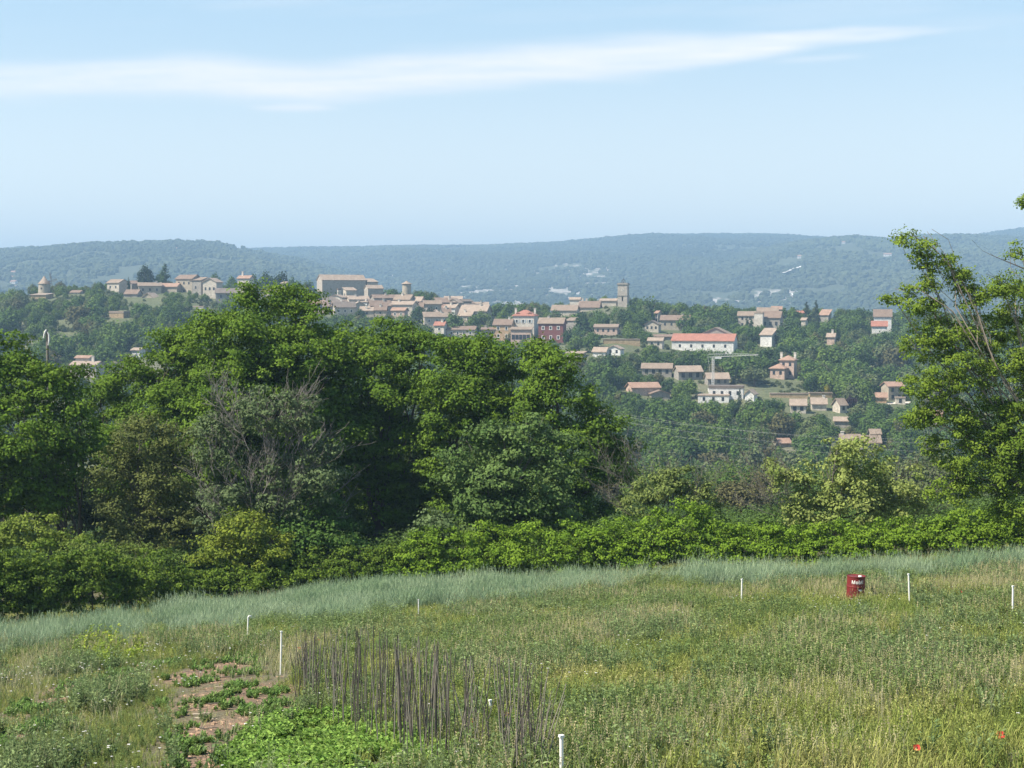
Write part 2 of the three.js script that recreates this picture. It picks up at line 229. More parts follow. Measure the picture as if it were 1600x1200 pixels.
const trunkGeo = { round: unitTrunk(0.8, 0.07, 5, 1), flat: unitTrunk(0.9, 0.06, 5, 2), cone: unitTrunk(2.8, 0.05, 0, 3), column: unitTrunk(2.5, 0.05, 0, 4) };
const tint = { oak: leafMat(0.25, 0.082, 0.140, 0.028), dark: leafMat(0.2, 0.046, 0.086, 0.024), light: leafMat(0.3, 0.125, 0.190, 0.036), olive: leafMat(0.25, 0.130, 0.160, 0.066), brown: leafMat(0.2, 0.12, 0.115, 0.048), pine: leafMat(0.15, 0.030, 0.052, 0.024), yellow: leafMat(0.3, 0.30, 0.27, 0.03), purple: leafMat(0.2, 0.045, 0.020, 0.026) };

// woodland over the mountains: far too many trees to count
{
  const ico = new THREE.IcosahedronGeometry(1, 1), p = ico.attributes.position; for (let k = 0; k < p.count; k++) { const f = 0.72 + 0.5 * hash2(Math.round(p.getX(k) * 40), Math.round(p.getY(k) * 40 + p.getZ(k) * 17), 5); p.setXYZ(k, p.getX(k) * f, p.getY(k) * f * 0.85 + 0.5, p.getZ(k) * f); } ico.computeVertexNormals();
  const rng = rngOf(4242), mats = [], cols = [], q = new THREE.Object3D();
  for (let tries = 0; mats.length < 95000 && tries < 260000; tries++) {
    const d = Math.sqrt(lerp(1560 * 1560, 6000 * 6000, rng())), x = lerp(-0.36, 0.36, rng()) * d;
    if ((rockAt(x, d) > 0.12 && rng() < 0.4) || fbm(x / 90, d / 160, 3, 81) < 0.33) continue;
    const n = fbm(x / 160, d / 260, 3, 83), s = (2.4 + 3.4 * rng()) * (0.8 + 0.6 * n);
    q.position.set(x, terrain(x, d) - 0.3, -d); q.scale.set(s, s * (0.8 + 0.5 * rng()), s); q.rotation.y = rng() * 6.28; q.updateMatrix(); mats.push(q.matrix.clone());
    const v = (0.75 + 0.5 * rng()) * lerp(0.55, 1.45, fbm(x / 420, d / 600, 4, 87)); cols.push(new THREE.Color().setRGB(lerp(0.036, 0.066, n) * v, lerp(0.056, 0.080, n) * v, 0.034 * v));
  }
  const im = new THREE.InstancedMesh(ico, new THREE.MeshStandardMaterial({ roughness: 1 }), mats.length); mats.forEach((m, k) => { im.setMatrixAt(k, m); im.setColorAt(k, cols[k]); });
  im.name = 'mountain_woodland'; im.castShadow = im.receiveShadow = true; scene.add(im); tag(im, 'hazy scrub woodland covering the distant blue mountains', 'woodland', null, 'stuff');
}

// ------------------------------------------------------------------ buildings
const shown = [];   // picture rectangles of what stands on the hill, so that trees are planted round them
const winGeo = new MB().box(-0.45, 0.45, -0.65, 0.65, -0.05, 0.03).geometry();
const winFrameGeo = new MB().box(-0.62, -0.45, -0.65, 0.65, -0.05, 0.09).box(0.45, 0.62, -0.65, 0.65, -0.05, 0.09).box(-0.62, 0.62, 0.65, 0.82, -0.05, 0.09).box(-0.68, 0.68, -0.8, -0.65, -0.05, 0.14).geometry();
const shutterGeo = new MB().box(-1.08, -0.64, -0.65, 0.65, -0.03, 0.08).box(0.64, 1.08, -0.65, 0.65, -0.03, 0.08).geometry();
function slab(m, a, b, c, d, t) { const l = q => [q[0], q[1] - t, q[2]]; m.poly([a, b, c, d]); m.poly([l(d), l(c), l(b), l(a)]); for (const [p, q] of [[a, b], [b, c], [c, d], [d, a]]) m.poly([l(p), l(q), q, p]); }
function block(g, o, s) {
  // s: w, dp, h (eaves), rise, roof kind, wall, tiles, win [cols, rows], side [cols, rows], chim [[fx, fz, h]], frames, shutters; o: offset in the thing's own axes
  const { w, dp, h, rise = 1, roof = 'x', win = [0, 0], side = [0, 0], chim = [], deep = 3.5 } = s, X = w / 2, Z = dp / 2, wall = new MB(), rf = new MB(), ov = s.over ?? 0.45, t = 0.24;
  const put = (m) => { m.position.set(o.x, o.y, o.z); return m; };
  wall.box(-X, X, -deep, h, -Z, Z);
  const e = rise / Z * ov, ex = rise / X * ov;
  if (roof === 'x') { wall.poly([[-X, h, -Z], [-X, h, Z], [-X, h + rise, 0]]); wall.poly([[X, h, Z], [X, h, -Z], [X, h + rise, 0]]); slab(rf, [-X - ov, h - e + t, Z + ov], [X + ov, h - e + t, Z + ov], [X + ov, h + rise + t, 0], [-X - ov, h + rise + t, 0], t); slab(rf, [X + ov, h - e + t, -Z - ov], [-X - ov, h - e + t, -Z - ov], [-X - ov, h + rise + t, 0.003], [X + ov, h + rise + t, 0.003], t); }
  else if (roof === 'z') { wall.poly([[-X, h, Z], [X, h, Z], [0, h + rise, Z]]); wall.poly([[X, h, -Z], [-X, h, -Z], [0, h + rise, -Z]]); slab(rf, [-X - ov, h - ex + t, -Z - ov], [-X - ov, h - ex + t, Z + ov], [0, h + rise + t, Z + ov], [0, h + rise + t, -Z - ov], t); slab(rf, [X + ov, h - ex + t, Z + ov], [X + ov, h - ex + t, -Z - ov], [0.003, h + rise + t, -Z - ov], [0.003, h + rise + t, Z + ov], t); }
  else if (roof === 'shed') { const b = h + rise; wall.poly([[-X, h, -Z], [-X, h, Z], [-X, b, -Z]]); wall.poly([[X, h, Z], [X, h, -Z], [X, b, -Z]]); wall.poly([[X, h, -Z], [-X, h, -Z], [-X, b, -Z], [X, b, -Z]]); const k = rise / dp * ov; slab(rf, [-X - ov, h - k + t, Z + ov], [X + ov, h - k + t, Z + ov], [X + ov, b + k + t, -Z - ov], [-X - ov, b + k + t, -Z - ov], t); }
  else if (roof === 'hip') { const rx = Math.max(0.05, X - Z), b = h + rise + t, A = [-X - ov, h + t - e, Z + ov], B = [X + ov, h + t - e, Z + ov], C = [X + ov, h + t - e, -Z - ov], D = [-X - ov, h + t - e, -Z - ov], P = [-rx, b, 0], Q = [rx, b, 0]; rf.poly([A, B, Q, P]); rf.poly([C, D, P, Q]); rf.poly([B, C, Q]); rf.poly([D, A, P]); const l = q => [q[0], q[1] - t, q[2]]; for (const [p, q] of [[A, B], [B, C], [C, D], [D, A]]) rf.poly([l(p), l(q), q, p]); rf.poly([l(D), l(C), l(B), l(A)]); }
  else if (roof === 'flat') rf.box(-X - 0.15, X + 0.15, h, h + Math.max(0.3, rise), -Z - 0.15, Z + 0.15);
  put(wall.build('wall', s.wall, g));
  if (roof !== 'none') { const R = put(rf.build('roof', s.tiles, g)); for (const [fx, fz, ch, mat] of chim) { const c = new MB(); const yb = h + rise * 0.35; c.box(-0.42, 0.42, 0, ch + rise * 0.65, -0.35, 0.35).box(-0.52, 0.52, ch + rise * 0.65, ch + rise * 0.65 + 0.18, -0.45, 0.45); const q = c.build('chimney', mat ?? M.cream, R); q.position.set(fx * X, yb, fz * Z); } }
  const place = (cols, rows, span, front) => { for (let r = 0; r < rows; r++) for (let c = 0; c < cols; c++) {
    const f = span * (-0.5 + (c + 0.5) / cols) * 0.92, y = h * (rows === 1 ? 0.55 : (r + 0.55) / (rows + 0.05)), k = Math.min(1, h / rows / 2.3) * (s.ws ?? 1);
    const m = mesh('window', winGeo, M.pane, g); m.scale.set(k, k, 1); if (front) m.position.set(o.x + f, o.y + y, o.z + Z); else { m.position.set(o.x - X, o.y + y, o.z + f); m.rotation.y = -Math.PI / 2; }
    if (s.frames) mesh('frame', winFrameGeo, s.frames, m); if (s.shutters) mesh('shutter', shutterGeo, s.shutters, m);
  } };
  place(win[0], win[1], w, true); place(side[0], side[1], dp, false);
}
function sized(r, d, rot, dpIn) { const k = d / F, W = (r[1] - r[0]) * k, s = Math.abs(Math.sin(rot)), c = Math.cos(rot); let dp = dpIn ?? clamp(W * 0.65, 4, 10), w = (W - dp * s) / c; if (w < W * 0.45) { w = W * 0.6; dp = Math.max(2.5, (W - w * c) / Math.max(s, 0.05)); dp = Math.min(dp, 9); } return { w, dp, h: Math.max(1.2, (r[4] - r[3]) * k), rise: Math.max(0.25, (r[3] - r[2]) * k) }; }
// r: [px0, px1, ridge row, eaves row, base row]
function building(name, label, r, o = {}, wings = []) {
  const mid = (r[0] + r[1]) / 2, d = o.d ?? -groundPoint(mid, r[4], 385, 860).z, rot = (o.rot ?? -18) * Math.PI / 180, base = at(mid, r[4], d);
  const gy = terrain(base.x, d), deep = Math.max(2, base.y - gy + 2.5);
  const g = thing(name, label, o.cat ?? 'house', base, rot, o.group);
  const mk = (rr, oo, off) => block(g, off, { ...sized(rr, oo.d ?? d, rot, oo.dp), roof: oo.roof ?? 'x', wall: M[oo.wall ?? 'stone'], tiles: M[oo.tiles ?? 'tile'], win: oo.win, side: oo.side, chim: oo.chim, frames: oo.frames && M[oo.frames], shutters: oo.shutters && M[oo.shutters], deep, over: oo.over, ws: oo.ws });
  mk(r, o, { x: 0, y: 0, z: 0 });
  for (const [wr, wo] of wings) { if (wo.dd) wo.d = d + wo.dd; const p = at((wr[0] + wr[1]) / 2, wr[4], wo.d ?? d).sub(base).applyAxisAngle(new THREE.Vector3(0, 1, 0), -rot); mk(wr, { ...o, chim: undefined, win: undefined, side: undefined, dp: undefined, ...wo }, p); }
  for (const [q, qo] of [[r, o], ...wings]) shown.push([q[0] - 1, q[1] + 1, q[2] - 1, Math.min(q[4], q[3] + Math.max(3, (q[4] - q[3]) * (o.clear ?? 0.5))), qo.d ?? d]);
  return g;
}
{
  const up = 828;
  // the hilltop quarter beside the windmill
  building('stone_house', 'low ochre house at the foot of the windmill', [50, 82, 459, 461, 467], { d: 800, wall: 'orange', tiles: 'tilePale', roof: 'shed' });
  building('stone_house', 'small pale house among trees right of the windmill', [111, 131, 454, 457, 462], { wall: 'pale', d: 815 });
  building('stone_house', 'pale gabled house at the left end of the hilltop row', [168, 200, 437, 442, 457], { d: 806, wall: 'pale', rot: -30, tiles: 'tileTan', win: [2, 1] });
  building('stone_house', 'narrow grey house just right of the thin cypress', [203, 215, 439, 443, 458], { d: 812, wall: 'grey', rot: 20 });
  building('stone_house', 'long house with tan roof under the dark round tree', [214, 254, 442, 447, 460], { d: 808, rot: 14, tiles: 'tileTan', win: [3, 1], chim: [[0.6, 0.1, 0.8]] });
  building('stone_house', 'long low house with pinkish roof left of the tall stone block', [252, 283, 443, 448, 462], { d: 812, rot: -12, tiles: 'tileOrange' });
  building('stone_house', 'tall stone block with stepped roofs on the hilltop', [276, 314, 430, 436, 463], { d: 816, rot: -24, tiles: 'tile', win: [3, 2], dp: 8 }, [[[298, 323, 434, 438, 463], { roof: 'shed', wall: 'grey', tiles: 'tileTan', win: [1, 1], d: 812 }]]);
  building('stone_house', 'cream gabled house with dark windows beside the tall stone block', [318, 347, 435, 441, 464], { d: 806, roof: 'z', wall: 'pale', rot: -20, win: [3, 1], ws: 1.1, tiles: 'tilePale' });
  building('stone_house', 'house with long grey-brown roof right of the cream gable', [336, 382, 451, 458, 470], { d: 794, rot: 8, tiles: 'tileGrey', wall: 'grey', win: [3, 1] });
  building('stone_house', 'house with broad brown roof below the thin cypress', [196, 221, 453, 459, 474], { d: 798, rot: -15, tiles: 'tile', wall: 'grey', win: [1, 1] });
  building('stone_house', 'house with pointed pale roof lowest of the hilltop row', [222, 250, 458, 466, 475], { d: 792, roof: 'z', rot: -22, wall: 'stone', tiles: 'tilePale' });
  building('stone_house', 'small house with orange roof peeping over trees', [372, 396, 431, 435, 446], { d: 830, wall: 'cream', tiles: 'tileOrange', chim: [[-0.5, 0, 2.0]] });
  building('garden_building', 'long white low wall-like building behind the tall oaks', [303, 324, 478, 480, 487], { d: 760, wall: 'white', roof: 'flat', tiles: 'tilePale' });
  building('garden_building', 'small ochre building in the scrub under the hilltop', [172, 202, 486, 489, 495], { wall: 'orange', tiles: 'tilePale', roof: 'flat' });
  building('stone_house', 'pale house half hidden behind the left oak', [113, 160, 565, 570, 586], { rot: -10, wall: 'pale', tiles: 'tilePale', win: [3, 1], chim: [[0.5, 0.1, 1.8]] }, [[[120, 145, 556, 559, 567], { tiles: 'tileOrange', dd: 4 }]]);
  building('garden_building', 'white shed peeping over the oak crown', [207, 226, 544, 547, 557], { wall: 'white', tiles: 'tilePale' });
  building('stone_house', 'ruined pale wall house right of the peaked oak', [408, 427, 453, 456, 470], { d: 812, wall: 'pale', rot: -25, win: [1, 1] });
  building('stone_house', 'small brown house between oak peak and castle', [425, 442, 452, 456, 470], { d: 816, wall: 'grey', tiles: 'tileTan' });
  building('stone_house', 'slender cream tower house left of the castle', [440, 449, 441, 443, 468], { d: 822, wall: 'cream', roof: 'shed', tiles: 'tilePale', dp: 3 });
  // the castle
  building('castle', 'huge blank-walled stone castle with long red roof', [496, 571, 430, 438, 468], { d: up, rot: 27, dp: 7.5, wall: 'castle', tiles: 'tilePale', cat: 'castle', over: 0.3, win: [0, 0] }, [[[566, 591, 436, 441, 464], { roof: 'shed', dp: 7, tiles: 'tilePale', d: 834 }], [[569, 599, 446, 451, 466], { dp: 5, tiles: 'tilePale', d: 815 }]]);
  building('stone_house', 'small gabled house standing before the castle wall', [536, 557, 450, 454, 471], { d: 808, rot: 25, roof: 'shed', wall: 'pale', tiles: 'tilePale', dp: 4.5 });
  building('stone_house', 'thin pale tower stub against the castle wall', [527, 533, 451, 453, 470], { d: 806, rot: 25, wall: 'cream', roof: 'flat', dp: 1.2 });
  building('stone_house', 'white gabled cottage under the castle wall', [515, 541, 461, 465, 477], { d: 796, roof: 'z', wall: 'cream', tiles: 'tilePale', rot: -20, win: [2, 1] });
  // old town roofs: px0, px1, ridge, eaves, base, roof, wall, tiles, turn, label
  const town = [
    [482, 508, 470, 475, 487, 'x', 'grey', 'tileOrange', 12, 'house with orange roof below the castle left corner'],
    [503, 524, 472, 479, 490, 'shed', 'grey', 'tile', 20, 'house with brown lean-to roof below the white cottage'],
    [519, 556, 472, 480, 493, 'x', 'pale', 'tileGrey', 14, 'house with wide grey roof below the castle middle'],
    [541, 577, 463, 468, 482, 'x', 'pale', 'tilePale', 15, 'house with pale roof at the foot of the castle'],
    [563, 580, 470, 472, 484, 'shed', 'white', 'tilePale', -25, 'white walled house among brown roofs below the castle'],
    [578, 620, 461, 466, 482, 'x', 'grey', 'tile', 18, 'house with dark eaves left of the round tower'],
    [574, 612, 470, 478, 492, 'x', 'grey', 'tile', 16, 'house with rusty brown roof below the dark eaves'],
    [616, 648, 461, 468, 484, 'x', 'stone', 'tileTan', -20, 'house with straw coloured roof at the round tower foot'],
    [610, 652, 471, 476, 492, 'x', 'pale', 'tilePale', -14, 'wide pale house below the round tower'],
    [645, 664, 464, 470, 486, 'x', 'pink', 'tilePale', -26, 'pinkish house right of the round tower'],
    [612, 637, 481, 485, 498, 'x', 'pink', 'tileOrange', -15, 'pinkish house lowest under the round tower'],
    [660, 690, 470, 475, 490, 'x', 'stone', 'tileTan', 10, 'tan house behind the dark clump of trees'],
    [679, 714, 466, 473, 486, 'shed', 'grey', 'tile', 18, 'house with long sloping brown roof on the skyline'],
    [699, 723, 467, 473, 488, 'z', 'pale', 'tilePale', -22, 'pale gabled house on the skyline of the old town'],
    [717, 737, 468, 471, 486, 'x', 'grey', 'tileGrey', 26, 'dark stone house at the end of the old town skyline'],
    [688, 718, 476, 481, 492, 'x', 'white', 'tilePale', -20, 'white house with pale roof in the old town'],
    [719, 768, 477, 486, 498, 'x', 'stone', 'tilePale', -14, 'house with broad pale roof at the old town right end'],
    [659, 703, 488, 495, 508, 'x', 'pale', 'tileTan', 10, 'long house with tan roof below the old town'],
    [716, 742, 487, 493, 504, 'x', 'stone', 'tilePale', -18, 'house with pinkish pale roof above the round bushes'],
    [679, 698, 503, 508, 522, 'x', 'cream', 'tileRed', -16, 'little cream house with bright red roof'],
    [699, 746, 510, 515, 527, 'x', 'pale', 'tile', -8, 'long brown roofed house right of the red roof'],
    [742, 776, 512, 515, 527, 'x', 'ochre', 'tile', 5, 'low brown house left of the ochre house'],
  ];
  for (const [a, b, c, e, f, roof, wall, tiles, rot, label] of town) building('town_house', label, [a, b, c, e, f], { roof, wall, tiles, rot, win: [Math.max(1, Math.round((b - a) / 13)), 1], chim: (a % 3) ? [[(a % 5) / 5 - 0.4, 0.15, 0.9]] : [], cat: 'house', group: 'old town houses below the castle', ws: 0.85, frames: 'frame' });
  { const rng = rngOf(606), tl = ['tile', 'tileTan', 'tilePale', 'tile', 'tileGrey', 'tileOrange'], wl = ['stone', 'pale', 'grey', 'stone'];
    for (let k = 0; k < 30; k++) { const px = lerp(486, 762, (k + rng()) / 30), w = 13 + 15 * rng(), base = lerp(476, 498, rng()) + Math.max(0, px - 640) * 0.05, h = 5 + 6 * rng(), rise = 3 + 4 * rng(), tone = tl[Math.floor(rng() * 6)], wall = wl[Math.floor(rng() * 4)]; building('town_house', `small ${wall === 'grey' ? 'grey' : wall === 'pale' ? 'pale' : 'stone'} house ${px < 570 ? 'packed under the castle' : px < 660 ? 'packed under the round tower' : 'packed at the right of the old town'}`, [px - w / 2, px + w / 2, base - h - rise, base - h, base], { roof: rng() < 0.25 ? 'z' : rng() < 0.35 ? 'shed' : 'x', wall, tiles: tone, rot: (rng() - 0.5) * 60, win: [1 + Math.floor(rng() * 2), 1], chim: rng() < 0.5 ? [[rng() - 0.5, 0.2, 0.8]] : [], ws: 0.8, cat: 'house', group: 'small houses packed into the old town' }); } }
  // middle of the ridge
  building('village_house', 'ochre house with brown roof beside the white mansion', [771, 804, 499, 507, 531], { rot: -14, wall: 'ochre', tiles: 'tile', win: [2, 2], frames: 'frame', chim: [[0.6, 0, 1.0]] });
  { const g = building('village_mansion', 'tall cream mansion with red mansard roof and dormers', [801, 841, 485, 493, 529], { rot: -14, wall: 'cream', tiles: 'tileRed', roof: 'hip', win: [3, 2], frames: 'frame', shutters: 'shutter', dp: 8, ws: 1.05, clear: 0.6, chim: [[-0.9, 0, 0.9], [0.9, 0, 0.9]] });
    for (const fx of [-2.6, 2.6]) { const m = new MB(); m.box(-0.7, 0.7, 0, 1.5, -1.4, 0.05); m.poly([[-0.95, 1.45, 0.2], [0.95, 1.45, 0.2], [0, 2.1, 0.2]]); m.poly([[-0.95, 1.45, 0.2], [0, 2.1, 0.2], [0, 2.1, -1.8], [-0.95, 1.45, -1.8]]); m.poly([[0.95, 1.45, 0.2], [0.95, 1.45, -1.8], [0, 2.1, -1.8], [0, 2.1, 0.2]]); const q = m.build('dormer', M.tileRed, g); q.position.set(fx, 36 * 700 / F - 0.2, 3.3); const w = mesh('window', winGeo, M.pane, q); w.position.set(0, 0.8, 0.05); w.scale.set(0.8, 0.8, 1); } }
  building('village_house', 'low pink terrace wing with dark openings below the mansion', [798, 832, 512, 515, 541], { rot: -10, wall: 'pink', tiles: 'tileTan', roof: 'shed', win: [5, 1], ws: 1.5, d: 668, dp: 4 });
  building('village_house', 'dark red house with white framed windows', [841, 885, 497, 505, 535], { rot: -14, wall: 'red', tiles: 'tileTan', win: [3, 2], frames: 'whitePaint', dp: 6.5, ws: 1.0, clear: 0.8, chim: [[-0.3, 0, 0.7]] });
  building('stone_house', 'pale ruined gable wall right of the red house', [884, 912, 497, 501, 521], { rot: -30, wall: 'grey', tiles: 'tileTan', roof: 'shed' });
  building('village_church', 'church building with broad brown roofs below the bell tower', [904, 940, 471, 480, 490], { d: 818, rot: -12, wall: 'pale', tiles: 'tile', cat: 'church', chim: [[-0.8, -0.4, 1.6], [-0.4, -0.4, 1.4]] }, [[[890, 908, 465, 468, 486], { wall: 'cream', tiles: 'tilePale', d: 824 }], [[861, 906, 477, 485, 492], { tiles: 'tileTan', d: 810 }], [[937, 966, 467, 470, 486], { wall: 'pale', tiles: 'tilePale', d: 826 }]]);
  building('terrace_wall', 'long low yellow stone terrace wall under the bell tower trees', [942, 1000, 529.5, 530.5, 537], { wall: 'orange', tiles: 'tilePale', roof: 'flat', dp: 1.2, rot: -3, cat: 'wall' });
  building('village_house', 'white house with a gable below the terrace wall', [948, 975, 540, 545, 554], { roof: 'z', wall: 'white', tiles: 'tilePale', rot: -22, win: [2, 1] }, [[[926, 952, 543, 549, 554], { roof: 'x', tiles: 'tilePale' }]]);
  building('village_house', 'low flat house left of the white gable', [885, 916, 550, 552, 558], { wall: 'pale', tiles: 'tilePale', roof: 'shed' });
  building('stone_house', 'pinkish house between tree trunks under the bell tower', [928, 968, 507, 511, 522], { wall: 'pink', tiles: 'tileTan', rot: -10, win: [4, 1] });
  building('stone_house', 'narrow pale house right of the bell tower trees', [1023, 1034, 486, 489, 505], { wall: 'pale', rot: -30, d: 780, tiles: 'tileOrange', win: [1, 2] });
  building('stone_house', 'grey gabled house with two windows', [1007, 1033, 501, 507, 518], { roof: 'z', wall: 'pale', rot: -18, tiles: 'tileGrey', win: [3, 1] });
  building('stone_house', 'long house with brown roof above the red roofed farm', [1031, 1080, 493, 500, 514], { rot: -10, wall: 'stone', tiles: 'tile', win: [4, 1], chim: [[0.5, 0, 0.6]] });
  building('farm_building', 'large white farm with long bright red roof', [1049, 1153, 522, 532, 550], { rot: -16, dp: 11, wall: 'white', tiles: 'tileRed', win: [5, 1], cat: 'farm', clear: 0.7 }, [[[1094, 1146, 512, 522, 536], { roof: 'z', wall: 'grey', tiles: 'tileTan', dd: 9 }]]);
  building('stone_house', 'small house with pale roof left of the red roofed farm', [1012, 1038, 528, 532, 543], { rot: -15, wall: 'pale', tiles: 'tilePale', win: [2, 1] });
  building('stone_house', 'low house with brown roof touching the farm', [1021, 1052, 523, 526, 540], { rot: -8, wall: 'grey', tiles: 'tile', d: 720 });
  building('stone_house', 'cream house behind tall cypresses', [1152, 1182, 487, 493, 512], { rot: -14, wall: 'pale', tiles: 'tileTan', win: [2, 2], d: 770 });
  building('stone_house', 'stone house with arched openings and square turret', [1188, 1224, 487, 496, 517], { rot: -20, wall: 'grey', tiles: 'tile', win: [3, 1], ws: 1.3, d: 752 }, [[[1178, 1194, 488, 490, 512], { wall: 'cream', roof: 'flat', tiles: 'tilePale', d: 748, dp: 3 }]]);
  building('stone_house', 'house with orange and tan roofs highest on the right ridge', [1182, 1217, 481, 487, 500], { d: 812, rot: -10, wall: 'stone', tiles: 'tileTan' }, [[[1205, 1222, 479, 483, 498], { tiles: 'tileOrange', d: 822 }]]);
  building('village_house', 'bright white house with sloping grey roof', [1187, 1214, 514, 523, 540], { rot: -28, roof: 'shed', wall: 'white', tiles: 'tilePale', dp: 6, clear: 0.9 });
  building('pink_villa', 'pink villa with two chimneys and tiered hip roofs', [1202, 1232, 569, 575, 591], { rot: -22, wall: 'pink', tiles: 'tileOrange', roof: 'hip', win: [2, 1], dp: 5.5, cat: 'villa', clear: 1 }, [[[1217, 1246, 556, 562, 590], { roof: 'hip', win: [2, 2], dd: 3.5, dp: 5, chim: [[-0.95, 0, 1.2], [0.95, 0, 1.2]] }]]);
  building('stone_house', 'long flat farmhouse left of the crane', [1002, 1052, 568, 575, 586], { rot: -8, wall: 'grey', tiles: 'tileTan', win: [4, 1], ws: 1.2 });
  building('stone_house', 'open-fronted house with tan roof next to the flat farmhouse', [1054, 1096, 572, 580, 592], { rot: 10, wall: 'grey', tiles: 'tilePale', win: [3, 1], ws: 1.3 });
  building('stone_house', 'wide low house directly behind the crane mast', [1102, 1138, 583, 591, 600], { rot: 6, wall: 'grey', tiles: 'tilePale', win: [3, 1], ws: 1.2 });
  building('stone_house', 'house with salmon roof above the wooded slope', [979, 1030, 598, 605, 615], { rot: 12, wall: 'pink', tiles: 'tileOrange', side: [1, 1] });
  building('stone_house', 'small brown roofed barn below the salmon roof', [1015, 1046, 610, 615, 622], { rot: 5, roof: 'z', wall: 'grey', tiles: 'tile' });
  building('unfinished_house', 'white unfinished house with grey slab roof under the crane', [1106, 1164, 602, 606, 622], { rot: -10, wall: 'white', tiles: 'tileGrey', roof: 'flat', win: [4, 1], dp: 7 }, [[[1089, 1142, 616, 618, 628], { roof: 'flat', tiles: 'tilePale', win: [3, 1], dd: -5 }]]);
  building('village_house', 'little white gabled house right of the unfinished house', [1163, 1184, 609, 615, 627], { roof: 'z', wall: 'white', tiles: 'tilePale', rot: -24 });
  building('stone_house', 'pale house corner left of the twin firs', [1251, 1263, 497, 500, 513], { wall: 'pale', rot: -25, tiles: 'tilePale', d: 745 });
  building('stone_house', 'house with red roof behind the twin firs', [1240, 1258, 486, 490, 500], { wall: 'pink', tiles: 'tileRed', d: 800 });
  building('stone_house', 'house with salmon gable right of the twin firs', [1280, 1299, 485, 492, 502], { wall: 'grey', tiles: 'tileOrange', roof: 'shed', rot: -30, d: 800 });
  building('village_house', 'pale pink house with chimney deep among trees', [1291, 1307, 521, 526, 538], { wall: 'pink', tiles: 'tilePale', rot: -20, chim: [[0.3, 0, 1.5]] });
  building('village_house', 'white house with brown roof and lower red roof near the almond tree', [1364, 1394, 484, 494, 514], { wall: 'white', tiles: 'tile', rot: -12, d: 760 }, [[[1361, 1387, 502, 509, 518], { tiles: 'tileRed', d: 742 }]]);
  // lower right hamlet
  building('terrace_wall', 'pale dry-stone terrace wall above the row of three roofs', [1203, 1262, 614.5, 616, 621], { wall: 'orange', roof: 'flat', tiles: 'tilePale', dp: 1.5, rot: -3, cat: 'wall' });
  building('terrace_wall', 'second pale terrace wall nearer the yellow broom', [1264, 1300, 615, 616.5, 620], { wall: 'orange', roof: 'flat', tiles: 'tilePale', dp: 1.5, rot: 4, cat: 'wall' });
  building('stone_house', 'first of three tan roofed houses in the hamlet row', [1234, 1260, 624, 632, 644], { rot: -8, wall: 'pale', tiles: 'tilePale', win: [2, 1], ws: 1.2 });
  building('stone_house', 'middle tan roofed house of the hamlet row with white chimney', [1267, 1291, 622, 630, 640], { rot: -5, wall: 'pale', tiles: 'tilePale', chim: [[0.7, 0, 0.8]] });
  building('stone_house', 'right tan roofed house of the hamlet row beside the purple tree', [1302, 1322, 623, 632, 644], { rot: 25, wall: 'pale', tiles: 'tileTan', win: [1, 1] });
  building('stone_house', 'two storey stone house with salmon roof at the lane', [1379, 1409, 597, 603, 625], { rot: 12, wall: 'stone', tiles: 'tileOrange', win: [2, 2], dp: 6 });
  building('stone_house', 'low outbuilding with bright orange roof left of the stone house', [1362, 1386, 614, 620, 628], { rot: -10, wall: 'ochre', tiles: 'tileOrange' });
  building('gate_house', 'small cream gateway building below the stone house', [1398, 1415, 620, 622, 631], { rot: -10, wall: 'cream', roof: 'flat', tiles: 'tilePale', win: [1, 1], dp: 2.5, ws: 1.3 });
  building('stone_house', 'grey flat roofed house below the hamlet row', [1302, 1337, 652, 657, 666], { rot: -12, wall: 'grey', tiles: 'tilePale' });
  building('stone_house', 'nearest brown roofed house above the fruit tree, with white chimney', [1312, 1343, 679, 687, 704], { rot: -6, wall: 'grey', tiles: 'tileTan', win: [2, 1], chim: [[-0.8, 0, 0.7]] });
  building('stone_house', 'nearest brown roofed house above the fruit tree, with raised rear roof', [1343, 1374, 681, 690, 706], { rot: -3, wall: 'grey', tiles: 'tileTan', win: [2, 1] }, [[[1359, 1374, 671, 677, 690], { tiles: 'tileTan', dd: 4 }]]);
  building('stone_house', 'house with pinkish roof seen through the almond tree', [1446, 1472, 642, 651, 662], { rot: -8, wall: 'cream', tiles: 'tileOrange', win: [2, 1] });
  building('stone_house', 'lone salmon roof sunk in the wooded slope', [1212, 1234, 686, 692, 698], { rot: 14, wall: 'stone', tiles: 'tileOrange' });
}
